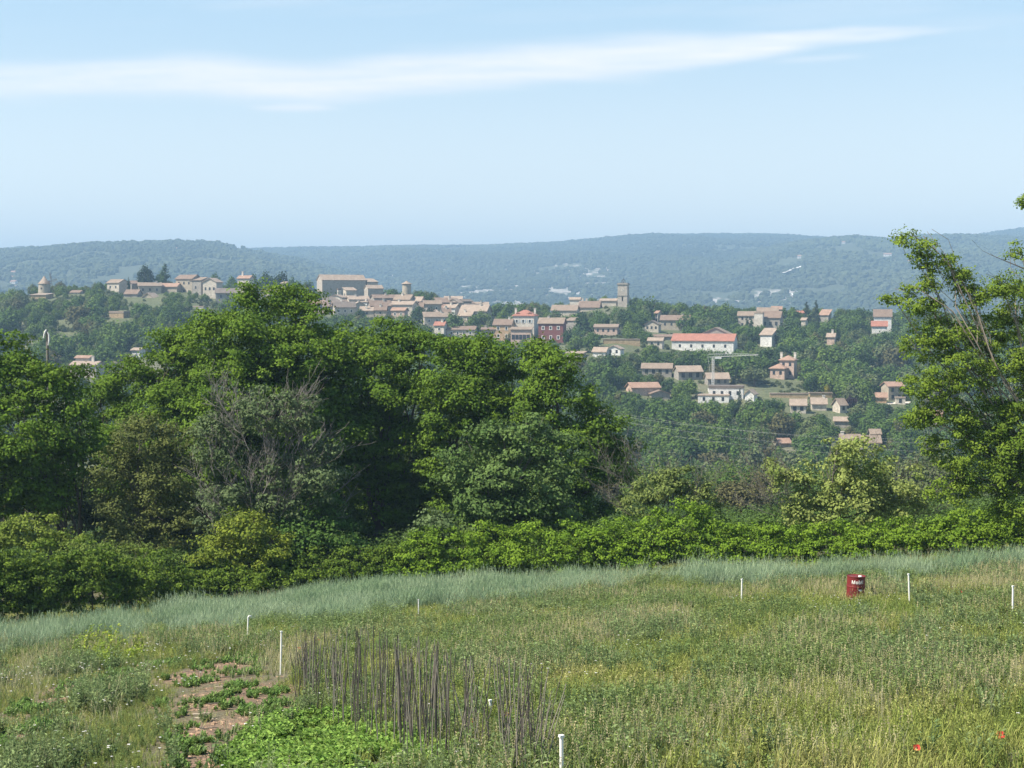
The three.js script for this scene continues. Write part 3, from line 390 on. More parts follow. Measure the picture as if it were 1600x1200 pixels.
// the windmill
{
  const d = 818, p = at(69.5, 461, d), k = d / F, g = thing('windmill', 'round stone windmill with conical cap and wooden sails', 'windmill', p);
  new MB().lathe([[9.6 * k, -4], [9.4 * k, 0], [8.8 * k, 17 * k]], 28).build('tower', M.stone, g);
  new MB().lathe([[0.02, 17 * k - 0.02], [9.8 * k, 17 * k - 0.02], [9.6 * k, 17.8 * k], [5 * k, 23 * k], [0.15, 29.5 * k], [0.02, 29.6 * k]], 24).build('cap', M.tilePale, g);
  const shaft = new MB().tube([[2.4, 21 * k, 1.0], [3.9, 21.6 * k, 1.6]], [0.16, 0.14], 8).build('shaft', M.wood, g);
  for (let a = 0; a < 4; a++) { const m = new MB(); m.box(-0.07, 0.07, 0, 4.4, -0.07, 0.07); for (let s = 0; s < 7; s++) m.box(-0.6, 0.6, 1.0 + s * 0.55, 1.05 + s * 0.55, -0.03, 0.03); m.box(-0.62, -0.56, 0.9, 4.4, -0.04, 0.04); m.box(0.56, 0.62, 0.9, 4.4, -0.04, 0.04); const s = m.build('sail', M.wood, g); s.position.set(3.85, 21.5 * k, 1.58); s.rotation.order = 'YXZ'; s.rotation.set(0, 1.18, a * Math.PI / 2 + 0.2); }
  const w = mesh('window', winGeo, M.pane, g); w.position.set(-0.8, 3.2, 2.75); w.rotation.y = -0.28; w.scale.set(0.7, 0.7, 1);
  shown.push([54, 86, 428, 460, d]);
}
// the round tower
{
  const d = 826, p = at(635.5, 468, d), k = d / F, g = thing('round_tower', 'round stone tower with a conical tile cap right of the castle', 'tower', p);
  new MB().lathe([[7.2 * k, -4], [7.1 * k, 0], [6.9 * k, 24 * k]], 26).build('shaft', M.stone, g);
  new MB().lathe([[0.02, 23.8 * k], [8.4 * k, 23.8 * k], [8.3 * k, 24.6 * k], [3.2 * k, 27.2 * k], [0.02, 29.4 * k]], 24).build('cap', M.tilePale, g);
  shown.push([625, 646, 438, 466, d]);
}
// the bell tower
{
  const d = 822, p = at(974, 484, d), k = d / F, g = thing('bell_tower', 'square stone bell tower with clock and open belfry above trees', 'tower', p, -0.27);
  const W = 7.6 * k, top = 39 * k, mid = 22 * k;
  const m = new MB(), arch = (y0, y1, w) => { for (const z of [1, -1]) { m.box(-W, -w, y0, y1, z * W - 0.4, z * W + 0.4 * 0); m.box(w, W, y0, y1, z * W - 0.4, z * W); } m.box(-W, -W + 0.4, y0, y1, -W + 0.01, W - 0.41); m.box(W - 0.4, W, y0, y1, -W + 0.01, W - 0.41); };
  m.box(-W, W, -4, mid - 8.5 * k, -W, W); arch(mid - 8.5 * k, mid - 1.2 * k, 1.2 * k); m.box(-W, W, mid - 1.2 * k, top, -W, W); m.build('shaft', M.castle, g);
  new MB().box(-W - 0.18, W + 0.18, mid - 0.2, mid + 0.2, -W - 0.18, W + 0.18).build('string_course', M.grey, g);
  new MB().box(-W - 0.35, W + 0.35, top, top + 0.5, -W - 0.35, W + 0.35).box(-W - 0.1, W + 0.1, top + 0.5, top + 0.9, -W - 0.1, W + 0.1).build('cornice', M.grey, g);
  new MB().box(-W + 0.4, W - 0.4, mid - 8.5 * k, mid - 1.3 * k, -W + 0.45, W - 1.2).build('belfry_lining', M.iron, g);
  const face = new THREE.CylinderGeometry(2.6 * k, 2.6 * k, 0.12, 24); face.rotateX(Math.PI / 2); const cf = mesh('clock_face', face, M.cream, g); cf.position.set(0, 31 * k, W + 0.05);
  new MB().box(-0.05, 0.05, 0, 0.62, 0.07, 0.1).box(-0.02, 0.42, -0.05, 0.05, 0.07, 0.1).build('clock_hand', M.iron, cf);
  const cage = new MB(); for (let a = 0; a < 6; a++) { const c = Math.cos(a * 1.047), s = Math.sin(a * 1.047); cage.tube([[c * 1.3, top + 0.9, s * 1.3], [c * 1.0, top + 1.9, s * 1.0], [0, top + 3.0, 0]], [0.07, 0.06, 0.06], 4); } cage.tube([[0, top + 2.9, 0], [0, top + 4.0, 0]], [0.06, 0.03], 4); cage.build('iron_bell_cage', M.iron, g);
  new MB().lathe([[0.02, top + 1.75], [0.12, top + 1.7], [0.35, top + 1.2], [0.5, top + 0.95], [0.02, top + 0.95]], 12).build('bell', M.iron, g);
  shown.push([962, 986, 436, 474, d]);
}
// the crane
{
  const d = 566, p = groundPoint(1114, 612, 400, 800), k = -p.z / F, g = thing('building_crane', 'small pale tower crane with a long thin jib over the building site', 'crane', p, 0.05);
  const m = new MB(), H = 55 * k; for (const [x, z] of [[-1, -1], [1, -1], [1, 1], [-1, 1]]) m.tube([[x * 0.32, -0.5, z * 0.32], [x * 0.3, H, z * 0.3]], [0.1, 0.09], 4); for (let y = 0; y < H - 0.8; y += 0.8) { m.tube([[-0.31, y, 0.31], [0.31, y + 0.8, 0.31]], [0.05, 0.05], 3); m.tube([[0.31, y, -0.31], [-0.31, y + 0.8, -0.31]], [0.05, 0.05], 3); m.tube([[-0.31, y, -0.31], [-0.31, y + 0.8, 0.31]], [0.05, 0.05], 3); m.tube([[0.31, y, 0.31], [0.31, y + 0.8, -0.31]], [0.05, 0.05], 3); } m.build('mast', M.concrete, g);
  const j = new MB(), L = 71 * k, y0 = H - 0.2, y1 = H + 0.5; for (const z of [-0.3, 0.3]) j.tube([[-1.2, y0, z], [L, y1, z]], [0.08, 0.06], 4); j.tube([[-1.4, y0 + 1.0, 0], [L * 0.5, lerp(y0, y1, 0.5) + 0.75, 0], [L, y1 + 0.2, 0]], [0.08, 0.07, 0.06], 4); for (let x = 0; x < L - 0.9; x += 0.9) { const a = lerp(y0, y1, x / L), t = 1 - 0.6 * x / L; j.tube([[x, a, 0.3], [x + 0.45, a + t * 0.9, 0]], [0.035, 0.035], 3); j.tube([[x + 0.45, a + t * 0.9, 0], [x + 0.9, a, -0.3]], [0.035, 0.035], 3); } j.build('jib', M.concrete, g);
  new MB().tube([[-1.4, y0 + 1, 0], [-1.9, y0 + 0.7, 0], [0, 1.2, -0.9]], [0.05, 0.06, 0.05], 4).build('tie_rod', M.concrete, g);
  new MB().box(0.7, 2.8, y0 - 0.55, y0 - 0.02, -0.34, 0.34).build('sign_board', M.whitePaint, g);
  new MB().box(-1.6, 1.2, -0.6, 1.1, -1.1, 1.1).build('ballast_base', M.concrete, g);
  shown.push([1108, 1118, 553, 604, -p.z]); shown.push([1104, 1186, 552, 560, -p.z]);
}
// white farmhouses and pale tracks far away on the mountains
{
  const farHouse = (px, py, w, label) => { const d = -groundPoint(px, py, 1600, 5500).z, p = at(px, py + 1, d), k = d / F, g = thing('mountain_house', label, 'house', p, -0.3, 'tiny houses far away on the mountains'); block(g, { x: 0, y: 0, z: 0 }, { w: w * k, dp: 9, h: 2.6 * k + 1.5, rise: 2.2, wall: M.white, tiles: M.tileOrange, deep: 8, win: [2, 1] }); };
  [[22, 428, 8, 'topmost tiny white house above the windmill at the left edge'], [21, 436, 11, 'second tiny white house above the windmill at the left edge'], [22, 443, 9, 'third tiny white house above the windmill at the left edge'], [23, 451, 5, 'lowest tiny white house at the left edge of the mountains'], [47, 418, 12, 'tiny white farmhouse above and left of the windmill cap'], [91, 433, 9, 'tiny white house right of the windmill sails'], [776, 395, 8, 'lone white house high on the middle mountain'], [1318, 381, 5, 'tiny pale house near the top of the right ridge'], [1252, 403, 11, 'pale pair of buildings on the right mountain'], [1387, 400, 12, 'white house on the mountain left of the almond twig'], [1421, 411, 4, 'tiny white dot of a house beside the almond twig'], [404, 414, 7, 'tiny pale house on the mountain above the castle trees'], [275, 391, 5, 'tiny pale house high on the left mountain']].forEach(a => farHouse(...a));
  const track = (pts, label) => { const m = new MB(); let prev = null; for (const [px, py, wd] of pts) { const q = groundPoint(px, py, 1600, 5500), d = -q.z, y = Math.max(q.y, terrain(q.x, d)) + 4, r = wd * d / F; const a = [q.x - r, y, q.z + 22], b = [q.x + r, y + 2.5, q.z - 22]; if (prev) m.poly([prev[0], a, b, prev[1]]); prev = [a, b]; } const o = m.build('mountain_track', M.whitePaint); structure(o); o.userData.label = label; };
  track([[1222, 430, 1], [1228, 429, 3], [1232, 427, 3], [1236, 425.5, 1]], 'white scar of a track on the right mountain'); track([[1238, 424, 2], [1246, 422, 2], [1253, 420, 2]], 'short pale scar above the first track'); track([[1184, 410, 2], [1189, 412, 3], [1192, 413, 2]], 'small white scar on the mountain'); track([[1237, 465, 2], [1243, 463, 3], [1246, 460, 2], [1241, 458, 1.5]], 'white hairpin of a track on the lower mountain');
}
// a pale lane and a bank by the hamlet
{
  const ribbon = (name, pts, mat, lift = 0.12) => { const m = new MB(); let prev = null; for (const [px, py, hw] of pts) { const q = groundPoint(px, py, 390, 860), d = -q.z; const mk = dz => { const dd = d + dz, x = q.x; return [x, terrain(x, dd) + lift, -dd]; }; const a = mk(-hw), b = mk(hw); if (prev) m.poly([prev[0], a, b, prev[1]]); prev = [a, b]; } return structure(m.build(name, mat)); };
  ribbon('lane', [[1384, 631, 2], [1398, 630, 2.4], [1412, 629.5, 2.6], [1430, 629, 2.6], [1450, 627, 2.4]], plain(0.62, 0.56, 0.48));
  ribbon('lane', [[1325, 650, 2], [1330, 662, 2], [1331, 674, 2]], plain(0.55, 0.50, 0.42));
  ribbon('scree_path', [[1458, 712, 2], [1464, 720, 2.5], [1470, 727, 3], [1478, 735, 3], [1486, 742, 3]], plain(0.62, 0.58, 0.52));
  ribbon('terrace_field', [[1338, 592, 16], [1360, 593, 18], [1385, 594, 18], [1410, 596, 16], [1425, 597, 10]], plain(0.11, 0.145, 0.06), 0.2);
}

// ------------------------------------------------------------------ trees on the village hill
const nearTop = curve([[-100, 490], [0, 505], [30, 535], [70, 575], [110, 570], [150, 610], [180, 570], [215, 552], [240, 537], [270, 522], [290, 497], [320, 480], [350, 475], [370, 470], [388, 448], [394, 442], [405, 465], [430, 466], [455, 448], [480, 456], [500, 485], [540, 495], [580, 490], [610, 492], [650, 507], [690, 520], [740, 527], [780, 537], [800, 548], [840, 532], [870, 542], [890, 562], [910, 600], [940, 632], [960, 655], [990, 745], [1080, 770], [1190, 760], [1260, 715], [1310, 690], [1400, 715], [1440, 760], [1600, 780]]);
const hillTree = {};
function plant(px, top, base, half, kind, tone, label, o = {}) {
  const d = o.d ?? -groundPoint(px, base, 385, 860).z, k = d / F, p = at(px, base, d); p.y = Math.min(p.y, terrain(p.x, d)) ;
  const key = kind + tone + (Math.round(px * 7) % crownGeo[kind].length), vert = { round: 1.75, flat: 1.45, cone: 3.5, column: 4.1 }[kind];
  if (!hillTree[key]) { const g = new THREE.Group(); g.name = { cone: 'fir_tree', column: 'cypress_tree', flat: 'pine_tree', round: 'broadleaf_tree' }[kind]; mesh('trunk', trunkGeo[kind], M.bark, g); mesh('crown', crownGeo[kind][Math.round(px * 7) % crownGeo[kind].length], tint[tone], g); hillTree[key] = g; g.userData = { category: 'tree' }; }
  const h = (at(px, top, d).y - p.y), sx = 1.15 * half * k / (kind === 'column' ? 0.52 : kind === 'cone' ? 0.8 : 1.0), r = dup(hillTree[key], p, (px * 1.7) % 6.28, new THREE.Vector3(sx, h / vert, sx), label, o.group); delete r.userData.kind; if (!o.group) delete r.userData.group; return r;
}
[
  [227, 414, 442, 13, 'round', 'pine', 'large dark round tree on the hilltop behind the long house', { d: 830 }], [258, 411, 444, 12, 'cone', 'dark', 'broad dark cedar with a pointed top on the hilltop', { d: 832 }], [250, 424, 444, 9, 'round', 'oak', 'rounded tree filling the gap left of the cedar', { d: 834 }], [201, 431, 458, 3, 'column', 'pine', 'thin dark cypress beside the pale gabled house', { d: 802 }],
  [1260, 471, 503, 9, 'cone', 'pine', 'left and bushier of the twin dark firs', { d: 775 }], [1275, 468, 503, 7, 'cone', 'pine', 'right and slimmer of the twin dark firs', { d: 775 }], [1167, 492, 516, 4, 'column', 'pine', 'left cypress before the cream house', { d: 744 }], [1174, 493, 516, 4, 'column', 'dark', 'right cypress before the cream house', { d: 744 }],
  [613, 451, 471, 13, 'round', 'dark', 'dark bush left of the round tower', { d: 838 }], [396, 428, 456, 11, 'round', 'dark', 'leftmost of the dark trees behind the peaked oak', { d: 842 }], [418, 424, 458, 14, 'round', 'dark', 'tallest of the dark trees between oak peak and castle', { d: 845 }], [440, 424, 458, 14, 'round', 'pine', 'darkest tree between oak peak and castle', { d: 846 }], [458, 433, 458, 11, 'round', 'oak', 'small oak at the end of the dark trees near the castle', { d: 842 }], [480, 438, 466, 12, 'round', 'oak', 'lighter tree touching the castle left side', { d: 846 }], [363, 432, 456, 11, 'round', 'oak', 'oak behind the house with orange roof', { d: 846 }], [335, 427, 450, 10, 'round', 'oak', 'oak behind the cream gabled house', { d: 846 }],
  [1012, 463, 524, 20, 'round', 'oak', 'tallest oak right of the bell tower', { d: 782 }], [992, 472, 526, 17, 'round', 'oak', 'oak directly right of the bell tower base', { d: 778 }], [1030, 472, 512, 13, 'round', 'oak', 'oak at the right end of the bell tower trees', { d: 786 }], [994, 460, 500, 4, 'column', 'pine', 'dark cypress poking out beside the bell tower', { d: 790 }], [962, 484, 530, 16, 'round', 'oak', 'oak left under the bell tower', { d: 772 }], [936, 482, 524, 14, 'round', 'oak', 'oak before the church roofs', { d: 778 }], [908, 487, 532, 14, 'round', 'dark', 'dark tree right of the ruined gable', { d: 735 }], [890, 512, 545, 12, 'round', 'dark', 'dark tree beside the red house', { d: 690 }], [866, 484, 505, 12, 'round', 'oak', 'tree behind the red house roof', { d: 800 }], [848, 482, 503, 12, 'round', 'light', 'light tree between mansion and church', { d: 806 }], [800, 472, 505, 15, 'round', 'light', 'light green tree behind the mansion', { d: 812 }], [776, 476, 504, 15, 'round', 'oak', 'green tree left behind the mansion', { d: 812 }], [754, 485, 512, 13, 'round', 'light', 'light round tree right of the old town', { d: 760 }],
  [655, 478, 505, 14, 'round', 'dark', 'dark clump tree in the middle of the old town', { d: 735 }], [672, 480, 503, 10, 'round', 'pine', 'small dark tree right in the middle of the old town', { d: 738 }], [708, 488, 514, 17, 'round', 'oak', 'round bush tree above the red roof', { d: 715 }], [740, 492, 518, 13, 'round', 'oak', 'round bush tree right of the red roof', { d: 715 }], [563, 482, 505, 9, 'round', 'dark', 'dark tree behind the near oaks below the castle', { d: 735 }],
  [978, 512, 545, 18, 'round', 'dark', 'dark oak over the terrace wall', { d: 728 }], [1010, 518, 548, 14, 'round', 'oak', 'oak at the right end of the terrace wall', { d: 715 }], [1330, 617, 642, 9, 'round', 'purple', 'dark purple leaved tree in the hamlet', {}], [1293, 600, 620, 5, 'round', 'yellow', 'bright yellow broom bush in the terraces', {}], [1156, 606, 630, 5, 'cone', 'pine', 'small dark fir beside the unfinished house', { d: 538 }], [1352, 592, 640, 16, 'round', 'light', 'tall light green tree right of the purple tree', {}], [1340, 588, 625, 12, 'round', 'oak', 'oak behind the purple tree', {}], [1390, 535, 575, 26, 'round', 'brown', 'broad brownish oak left of the almond tree', {}], [1300, 548, 590, 20, 'round', 'oak', 'rounded oak right of the pink villa', {}], [1330, 486, 520, 18, 'round', 'oak', 'spreading oak on the right ridge', { d: 770 }], [1356, 484, 520, 16, 'round', 'dark', 'dark spreading oak on the right ridge near the white house', { d: 772 }], [1228, 505, 545, 18, 'round', 'dark', 'dark oak right of the bright white house', { d: 705 }], [1240, 480, 512, 14, 'round', 'oak', 'oak between stone house and twin firs', { d: 768 }], [1070, 488, 525, 14, 'round', 'oak', 'oak right of the long brown roof', { d: 752 }], [1102, 480, 520, 20, 'round', 'oak', 'broad oak crown above the farm roof', { d: 760 }], [1135, 484, 524, 16, 'round', 'dark', 'dark oak right above the farm roof', { d: 758 }], [1165, 510, 545, 15, 'round', 'dark', 'dark oak between farm and bright white house', { d: 712 }], [1342, 640, 672, 14, 'round', 'dark', 'dark oak beside the grey flat roofed house', {}],
].forEach(a => plant(...a));
{
  const rng = rngOf(97531), found = [], zone = (px, py) => px < 320 ? (py < 520 ? 'on the scrubby slope under the windmill' : 'low on the slope behind the left oak') : px < 860 ? 'at the edge of the old town below the castle' : py < 545 ? (px < 1090 ? 'below the bell tower' : px < 1280 ? 'around the farm and white house' : 'on the right ridge below the spreading oaks') : py < 640 ? (px < 1110 ? 'left of the crane' : px < 1260 ? 'between crane and pink villa' : 'around the hamlet terraces') : (px < 1120 ? 'in the wooded slope right of the big oaks' : px < 1300 ? 'in the wooded slope above the fruit tree' : 'in the wooded slope behind the almond tree');
  const all = [];
  for (let t = 0; t < 90000 && all.length < 5200; t++) {
    const d = Math.sqrt(lerp(185 * 185, 842 * 842, rng())), px = lerp(-140, 1760, rng()), x = (px - 800) / F * d, y = terrain(x, d), left = px < 340;
    const n = fbm(x / 30, d / 46, 3, 131); if (n < (left ? (d > 720 ? 0.28 : 0.40) : d < 520 ? 0.10 : 0.16)) continue;
    const shrub = left && rng() < 0.55, r = (shrub ? 1.1 + 1.5 * rng() : d > 540 ? 2.6 + 3.2 * rng() : 2.2 + 2.4 * rng()), h = r * (1.5 + 0.7 * rng()), [, base] = project(x, y, -d), [, top] = project(x, y + h, -d), half = r * F / d;
    if (px > 1338 && px < 1428 && base > 582 && base < 604) continue;
    if (d > 770 && top < crestRow(px) - 19) continue;
    if (shown.some(s => d < s[4] + 4 && px + half * 0.9 > s[0] && px - half * 0.9 < s[1] && top < s[3] && base > s[2]) || shown.some(s => Math.abs(d - s[4]) < 6.5 && px > s[0] - 4 && px < s[1] + 4)) continue;
    if (all.some(q => Math.hypot(q.x - x, q.d - d) < (q.r + r) * (d < 520 ? 0.56 : 0.62))) continue;
    const hidden = d < 372 || top > nearTop(px) - 2 || px < -40 || px > 1640;
    all.push({ x, d, y, px, base, top, half, r, h, hidden, shrub, v: rng() });
  }
  const vis = all.filter(q => !q.hidden).sort((a, b) => b.half * (b.top < b.base ? 1 : 0) - a.half), own = new Set(vis.slice(0, 235));
  const cnt = {};
  const toneOf = q => q.shrub ? (q.v < 0.5 ? 'olive' : 'light') : q.v < 0.48 ? 'oak' : q.v < 0.62 ? 'dark' : q.v < 0.80 ? 'light' : q.v < 0.93 ? 'olive' : 'brown';
  for (const q of own) { const tone = toneOf(q), w = { oak: 'mid green', dark: 'dark green', light: 'light green', olive: 'grey green', brown: 'brownish' }[tone]; plant(q.px, q.top, q.base, q.half, q.v > 0.9 ? 'flat' : 'round', tone, `${q.r > 4.4 ? 'large' : q.r > 3 ? 'middling' : 'small'} ${w} ${q.shrub ? 'shrub' : q.v > 0.9 ? 'flat-topped tree' : 'round tree'} ${zone(q.px, q.base)}`, { d: q.d, group: 'trees ' + zone(q.px, q.base) }); }
  const rest = all.filter(q => !own.has(q)), parts = {}; for (const q of rest) (parts[toneOf(q) + (q.d < 400 ? ' near' : '')] ??= []).push(q);
  const fine = unitCrown(77, 'round', 5200, 0.075); for (const [key, list] of Object.entries(parts)) { const tone = key.split(' ')[0], im = new THREE.InstancedMesh(key === tone ? crownGeo.round[tone.length % 4] : fine, tint[tone], list.length), o = new THREE.Object3D(); list.forEach((q, k) => { o.position.set(q.x, q.y, -q.d); o.rotation.y = q.v * 40; o.scale.set(q.r, q.h / 1.75, q.r); o.updateMatrix(); im.setMatrixAt(k, o.matrix); }); im.name = numbered('hillside_woodland'); im.castShadow = im.receiveShadow = true; scene.add(im); tag(im, `${{ oak: 'mid green', dark: 'dark green', light: 'light green', olive: 'grey green', brown: 'brownish' }[tone]} mass of woodland ${key === tone ? 'between the houses on the hill' : 'in the valley behind the hedge'}`, 'woodland', null, 'stuff'); }
  { const o = new THREE.Object3D(), list = []; for (let t = 0; t < 1500; t++) { const d = lerp(86, 192, rng()), x = lerp(-0.36, 0.36, rng()) * d; o.position.set(x, terrain(x, d) - 0.2, -d); const s = 0.9 + 1.3 * rng(); o.scale.set(s, s * 0.8, s); o.rotation.y = rng() * 6.28; o.updateMatrix(); list.push(o.matrix.clone()); } const im = new THREE.InstancedMesh(fine, tint.oak, list.length); list.forEach((m, k) => im.setMatrixAt(k, m)); im.name = 'valley_undergrowth'; im.castShadow = im.receiveShadow = true; scene.add(im); tag(im, 'green undergrowth covering the slope behind the hedge', 'undergrowth', null, 'stuff'); }
  // low garrigue scrub filling the ground between
  const o = new THREE.Object3D(), mats = [], cols = []; for (let t = 0; t < 26000; t++) { const d = Math.sqrt(lerp(380 * 380, 850 * 850, rng())), px = lerp(-100, 1700, rng()), x = (px - 800) / F * d, y = terrain(x, d); if (fbm(x / 14, d / 20, 3, 141) < 0.47) continue; const s = 0.45 + 0.8 * rng(), [, base] = project(x, y, -d); if (px > 1338 && px < 1428 && base > 582 && base < 604) continue; if (shown.some(q => d < q[4] + 5 && d > q[4] - 14 && px > q[0] - 2 && px < q[1] + 2)) continue; o.position.set(x, y - 0.2 * s, -d); o.rotation.y = rng() * 6.28; o.scale.set(s, s * 0.75, s); o.updateMatrix(); mats.push(o.matrix.clone()); const v = 0.7 + 0.6 * rng(); cols.push(new THREE.Color().setRGB(0.10 * v, 0.125 * v, 0.055 * v)); }
  const im = new THREE.InstancedMesh(unitCrown(55, 'round', 240, 0.3), leafMat(0.2), mats.length); mats.forEach((m, k) => { im.setMatrixAt(k, m); im.setColorAt(k, cols[k]); }); im.name = 'hillside_scrub'; im.castShadow = im.receiveShadow = true; scene.add(im); tag(im, 'low grey green scrub covering the open hillside ground', 'scrub', null, 'stuff');
}

// ------------------------------------------------------------------ near trees, shrubs and hedge
function branchTo(m, rng, a, b, r0, r1, sag = 0.12, sides = 5) { const n = 6, pts = [], rad = [], l = Math.hypot(b[0] - a[0], b[1] - a[1], b[2] - a[2]), j = [0, 0, 0]; for (let k = 0; k <= n; k++) { const t = k / n; if (k && k < n) for (let q = 0; q < 3; q++) j[q] += (rng() - 0.5) * l * sag * 0.5; const f = k === n ? 0.3 : 1; pts.push([lerp(a[0], b[0], Math.pow(t, 1.25)) + j[0] * f, lerp(a[1], b[1], t) + j[1] * f, lerp(a[2], b[2], Math.pow(t, 1.25)) + j[2] * f]); rad.push(lerp(r0, r1, Math.pow(t, 0.8))); } m.tube(pts, rad, sides); return pts; }
function twigs(m, rng, from, dir, len, r, level) {   // a bare branching spray
  const n = 5, pts = [from.slice()], rad = [r]; let d = dir.slice(), p = from.slice();
  for (let k = 1; k <= n; k++) { d = [d[0] + (rng() - 0.5) * 0.5, d[1] + (rng() - 0.35) * 0.32, d[2] + (rng() - 0.5) * 0.5]; const l = Math.hypot(...d); d = d.map(v => v / l); p = p.map((v, q) => v + d[q] * len / n); pts.push(p.slice()); rad.push(Math.max(0.006, r * (1 - 0.75 * k / n))); }
  m.tube(pts, rad, 4);
  if (level > 0) for (let k = 1; k <= n; k++) { const c = level > 1 ? 2 : 1; for (let q = 0; q < c; q++) { if (rng() < 0.25) continue; const nd = [d[0] + (rng() - 0.5) * 1.8, d[1] + (rng() - 0.4) * 1.1, d[2] + (rng() - 0.5) * 1.8], l = Math.hypot(...nd); twigs(m, rng, pts[k], nd.map(v => v / l), len * (0.4 + 0.25 * rng()), rad[k] * 0.7, level - 1); } }
}
let nearSeed = 700;
function nearTree(name, label, category, d, basePx, lobes, o = {}) {
  const rng = rngOf(nearSeed += 13), k = d / F, base = at(basePx, 900, d); base.y = terrain(base.x, d);
  const g = thing(name, label, category, base, 0, o.group), crown = new MB(), wood = new MB(), leaf = o.leaf ?? 0.172, cr = o.clump ?? 0.62, lai = o.lai ?? 0.55, A = o.a ?? [0.062, 0.125, 0.012], B = o.b ?? [0.140, 0.225, 0.020];
  const centres = [];
  for (const [px, py, rx, ry, dz = 0] of lobes) {
    const c = at(px, py, d + dz).sub(base), RX = rx * k, RY = ry * k, RZ = o.flatZ ? RX * o.flatZ : (RX + RY) / 2; centres.push([c.x, c.y, c.z, RX, RY, RZ]);
    const R = (RX + RY) / 2, nc = Math.max(5, Math.round(4.4 * R * R / (cr * cr) * (o.cover ?? 1))); const tilt = [rng() * 6, rng() * 6];
    for (let q = 0; q < nc; q++) {
      const az = rng() * 6.283, sy = rng() * 2 - 1, cy = Math.sqrt(1 - sy * sy), ox = Math.cos(az) * cy, oz = Math.sin(az) * cy;
      const lump = 0.80 + (o.ragged ?? 0.55) * (vnoise(ox * 2.4 + tilt[0], sy * 2.4 + oz * 1.7 + tilt[1], 7) - 0.35), deep = rng() < 0.25 ? 0.55 + 0.3 * rng() : 1;
      const wx = c.x + ox * RX * lump * deep, wy = c.y + sy * RY * lump * deep, wz = c.z + oz * RZ * lump * deep, cs = cr * (0.38 + 1.15 * rng() * rng() + 0.25 * rng()), tone = rng(), ea = rng() * 6.283, ex = Math.cos(ea), ez = Math.sin(ea), es = 0.35 + 0.75 * rng(), et = (rng() - 0.5) * 0.9;
      const n = Math.round(lai * 12.57 * cs * cs / (leaf * leaf * 0.37) * (oz < -0.35 ? 0.45 : 1));
      for (let i = 0; i < n; i++) {
        const a2 = rng() * 6.283, s2 = rng() * 2 - 1, c2 = Math.sqrt(1 - s2 * s2), q3 = cs * (rng() < 0.16 ? 0.9 + 0.55 * rng() : Math.pow(rng(), 0.5)), st = (Math.cos(a2) * c2 * ex + Math.sin(a2) * c2 * ez) * es, dx = Math.cos(a2) * c2 + st * ex, dz2 = Math.sin(a2) * c2 + st * ez; const Y = wy + (s2 * 0.62 + st * et) * q3; if (Y + base.y < terrain(base.x + wx, d) - 0.2 && !o.low) continue;
        let nx = dx * 0.5 + ox * 0.3 + (rng() - 0.5) * 1.5, ny = s2 * 0.4 + 0.65 + (rng() - 0.5) * 1.1, nz = dz2 * 0.5 + oz * 0.3 + (rng() - 0.5) * 1.5; const l = Math.hypot(nx, ny, nz) || 1, s = leaf * (0.65 + 0.7 * rng()), t = clamp(tone * 0.7 + rng() * 0.45, 0, 1), v = 0.78 + 0.44 * rng();
        crown.leaf(wx + dx * q3, Y, wz + dz2 * q3, nx / l, ny / l, nz / l, s, s * (o.wide ?? 0.72), rng() * 6.28, [lerp(A[0], B[0], t) * v, lerp(A[1], B[1], t) * v, lerp(A[2], B[2], t) * v]);
      }
    }
  }
  if (o.trunk !== 0) {
    const r0 = o.trunk ?? 0.24, top = o.fork ?? [(centres[0][0]) * 0.2, Math.max(1.2, centres.reduce((s, c) => Math.min(s, c[1]), 99) * 0.9), 0], tp = branchTo(wood, rng, [0, -0.5, 0], top, r0, r0 * 0.7, 0.08, 7);
    centres.forEach((c, i) => { const start = tp[4 + (i % 3)] ?? top; const end = [c[0], c[1] + c[4] * 0.2, c[2]]; const pts = branchTo(wood, rng, start, end, r0 * (o.limb ?? 0.45), 0.02, 0.16); for (let q = 0; q < (o.sub ?? 3); q++) { const e = [c[0] + (rng() - 0.5) * c[3] * 1.5, c[1] + (rng() - 0.2) * c[4] * 1.4, c[2] + (rng() - 0.5) * c[5] * 1.3]; branchTo(wood, rng, pts[3 + (q % 3)], e, r0 * (o.limb ?? 0.45) * 0.38, 0.01, 0.18, 4); } });
    wood.build(o.shrub ? 'stem' : 'trunk', o.bark ?? M.bark, g);
  }
  if (o.bare) { const t = new MB(); for (const [px, py, dx, dy, len, lv] of o.bare) { const p = at(px, py, d + (rng() - 0.5) * 1.6).sub(base), l = Math.hypot(dx, dy) || 1; twigs(t, rng, [p.x, p.y, p.z], [dx / l, -dy / l, (rng() - 0.5) * 0.5], len * k, o.bareR ?? 0.03, lv ?? 2); } t.build('bare_branches', o.bareMat ?? M.greyBark, g); }
  if (crown.count) crown.build(o.shrub ? 'foliage' : 'crown', o.mat ?? M.leaf, g);
  return g;
}
const rowOf = (pts) => pts;
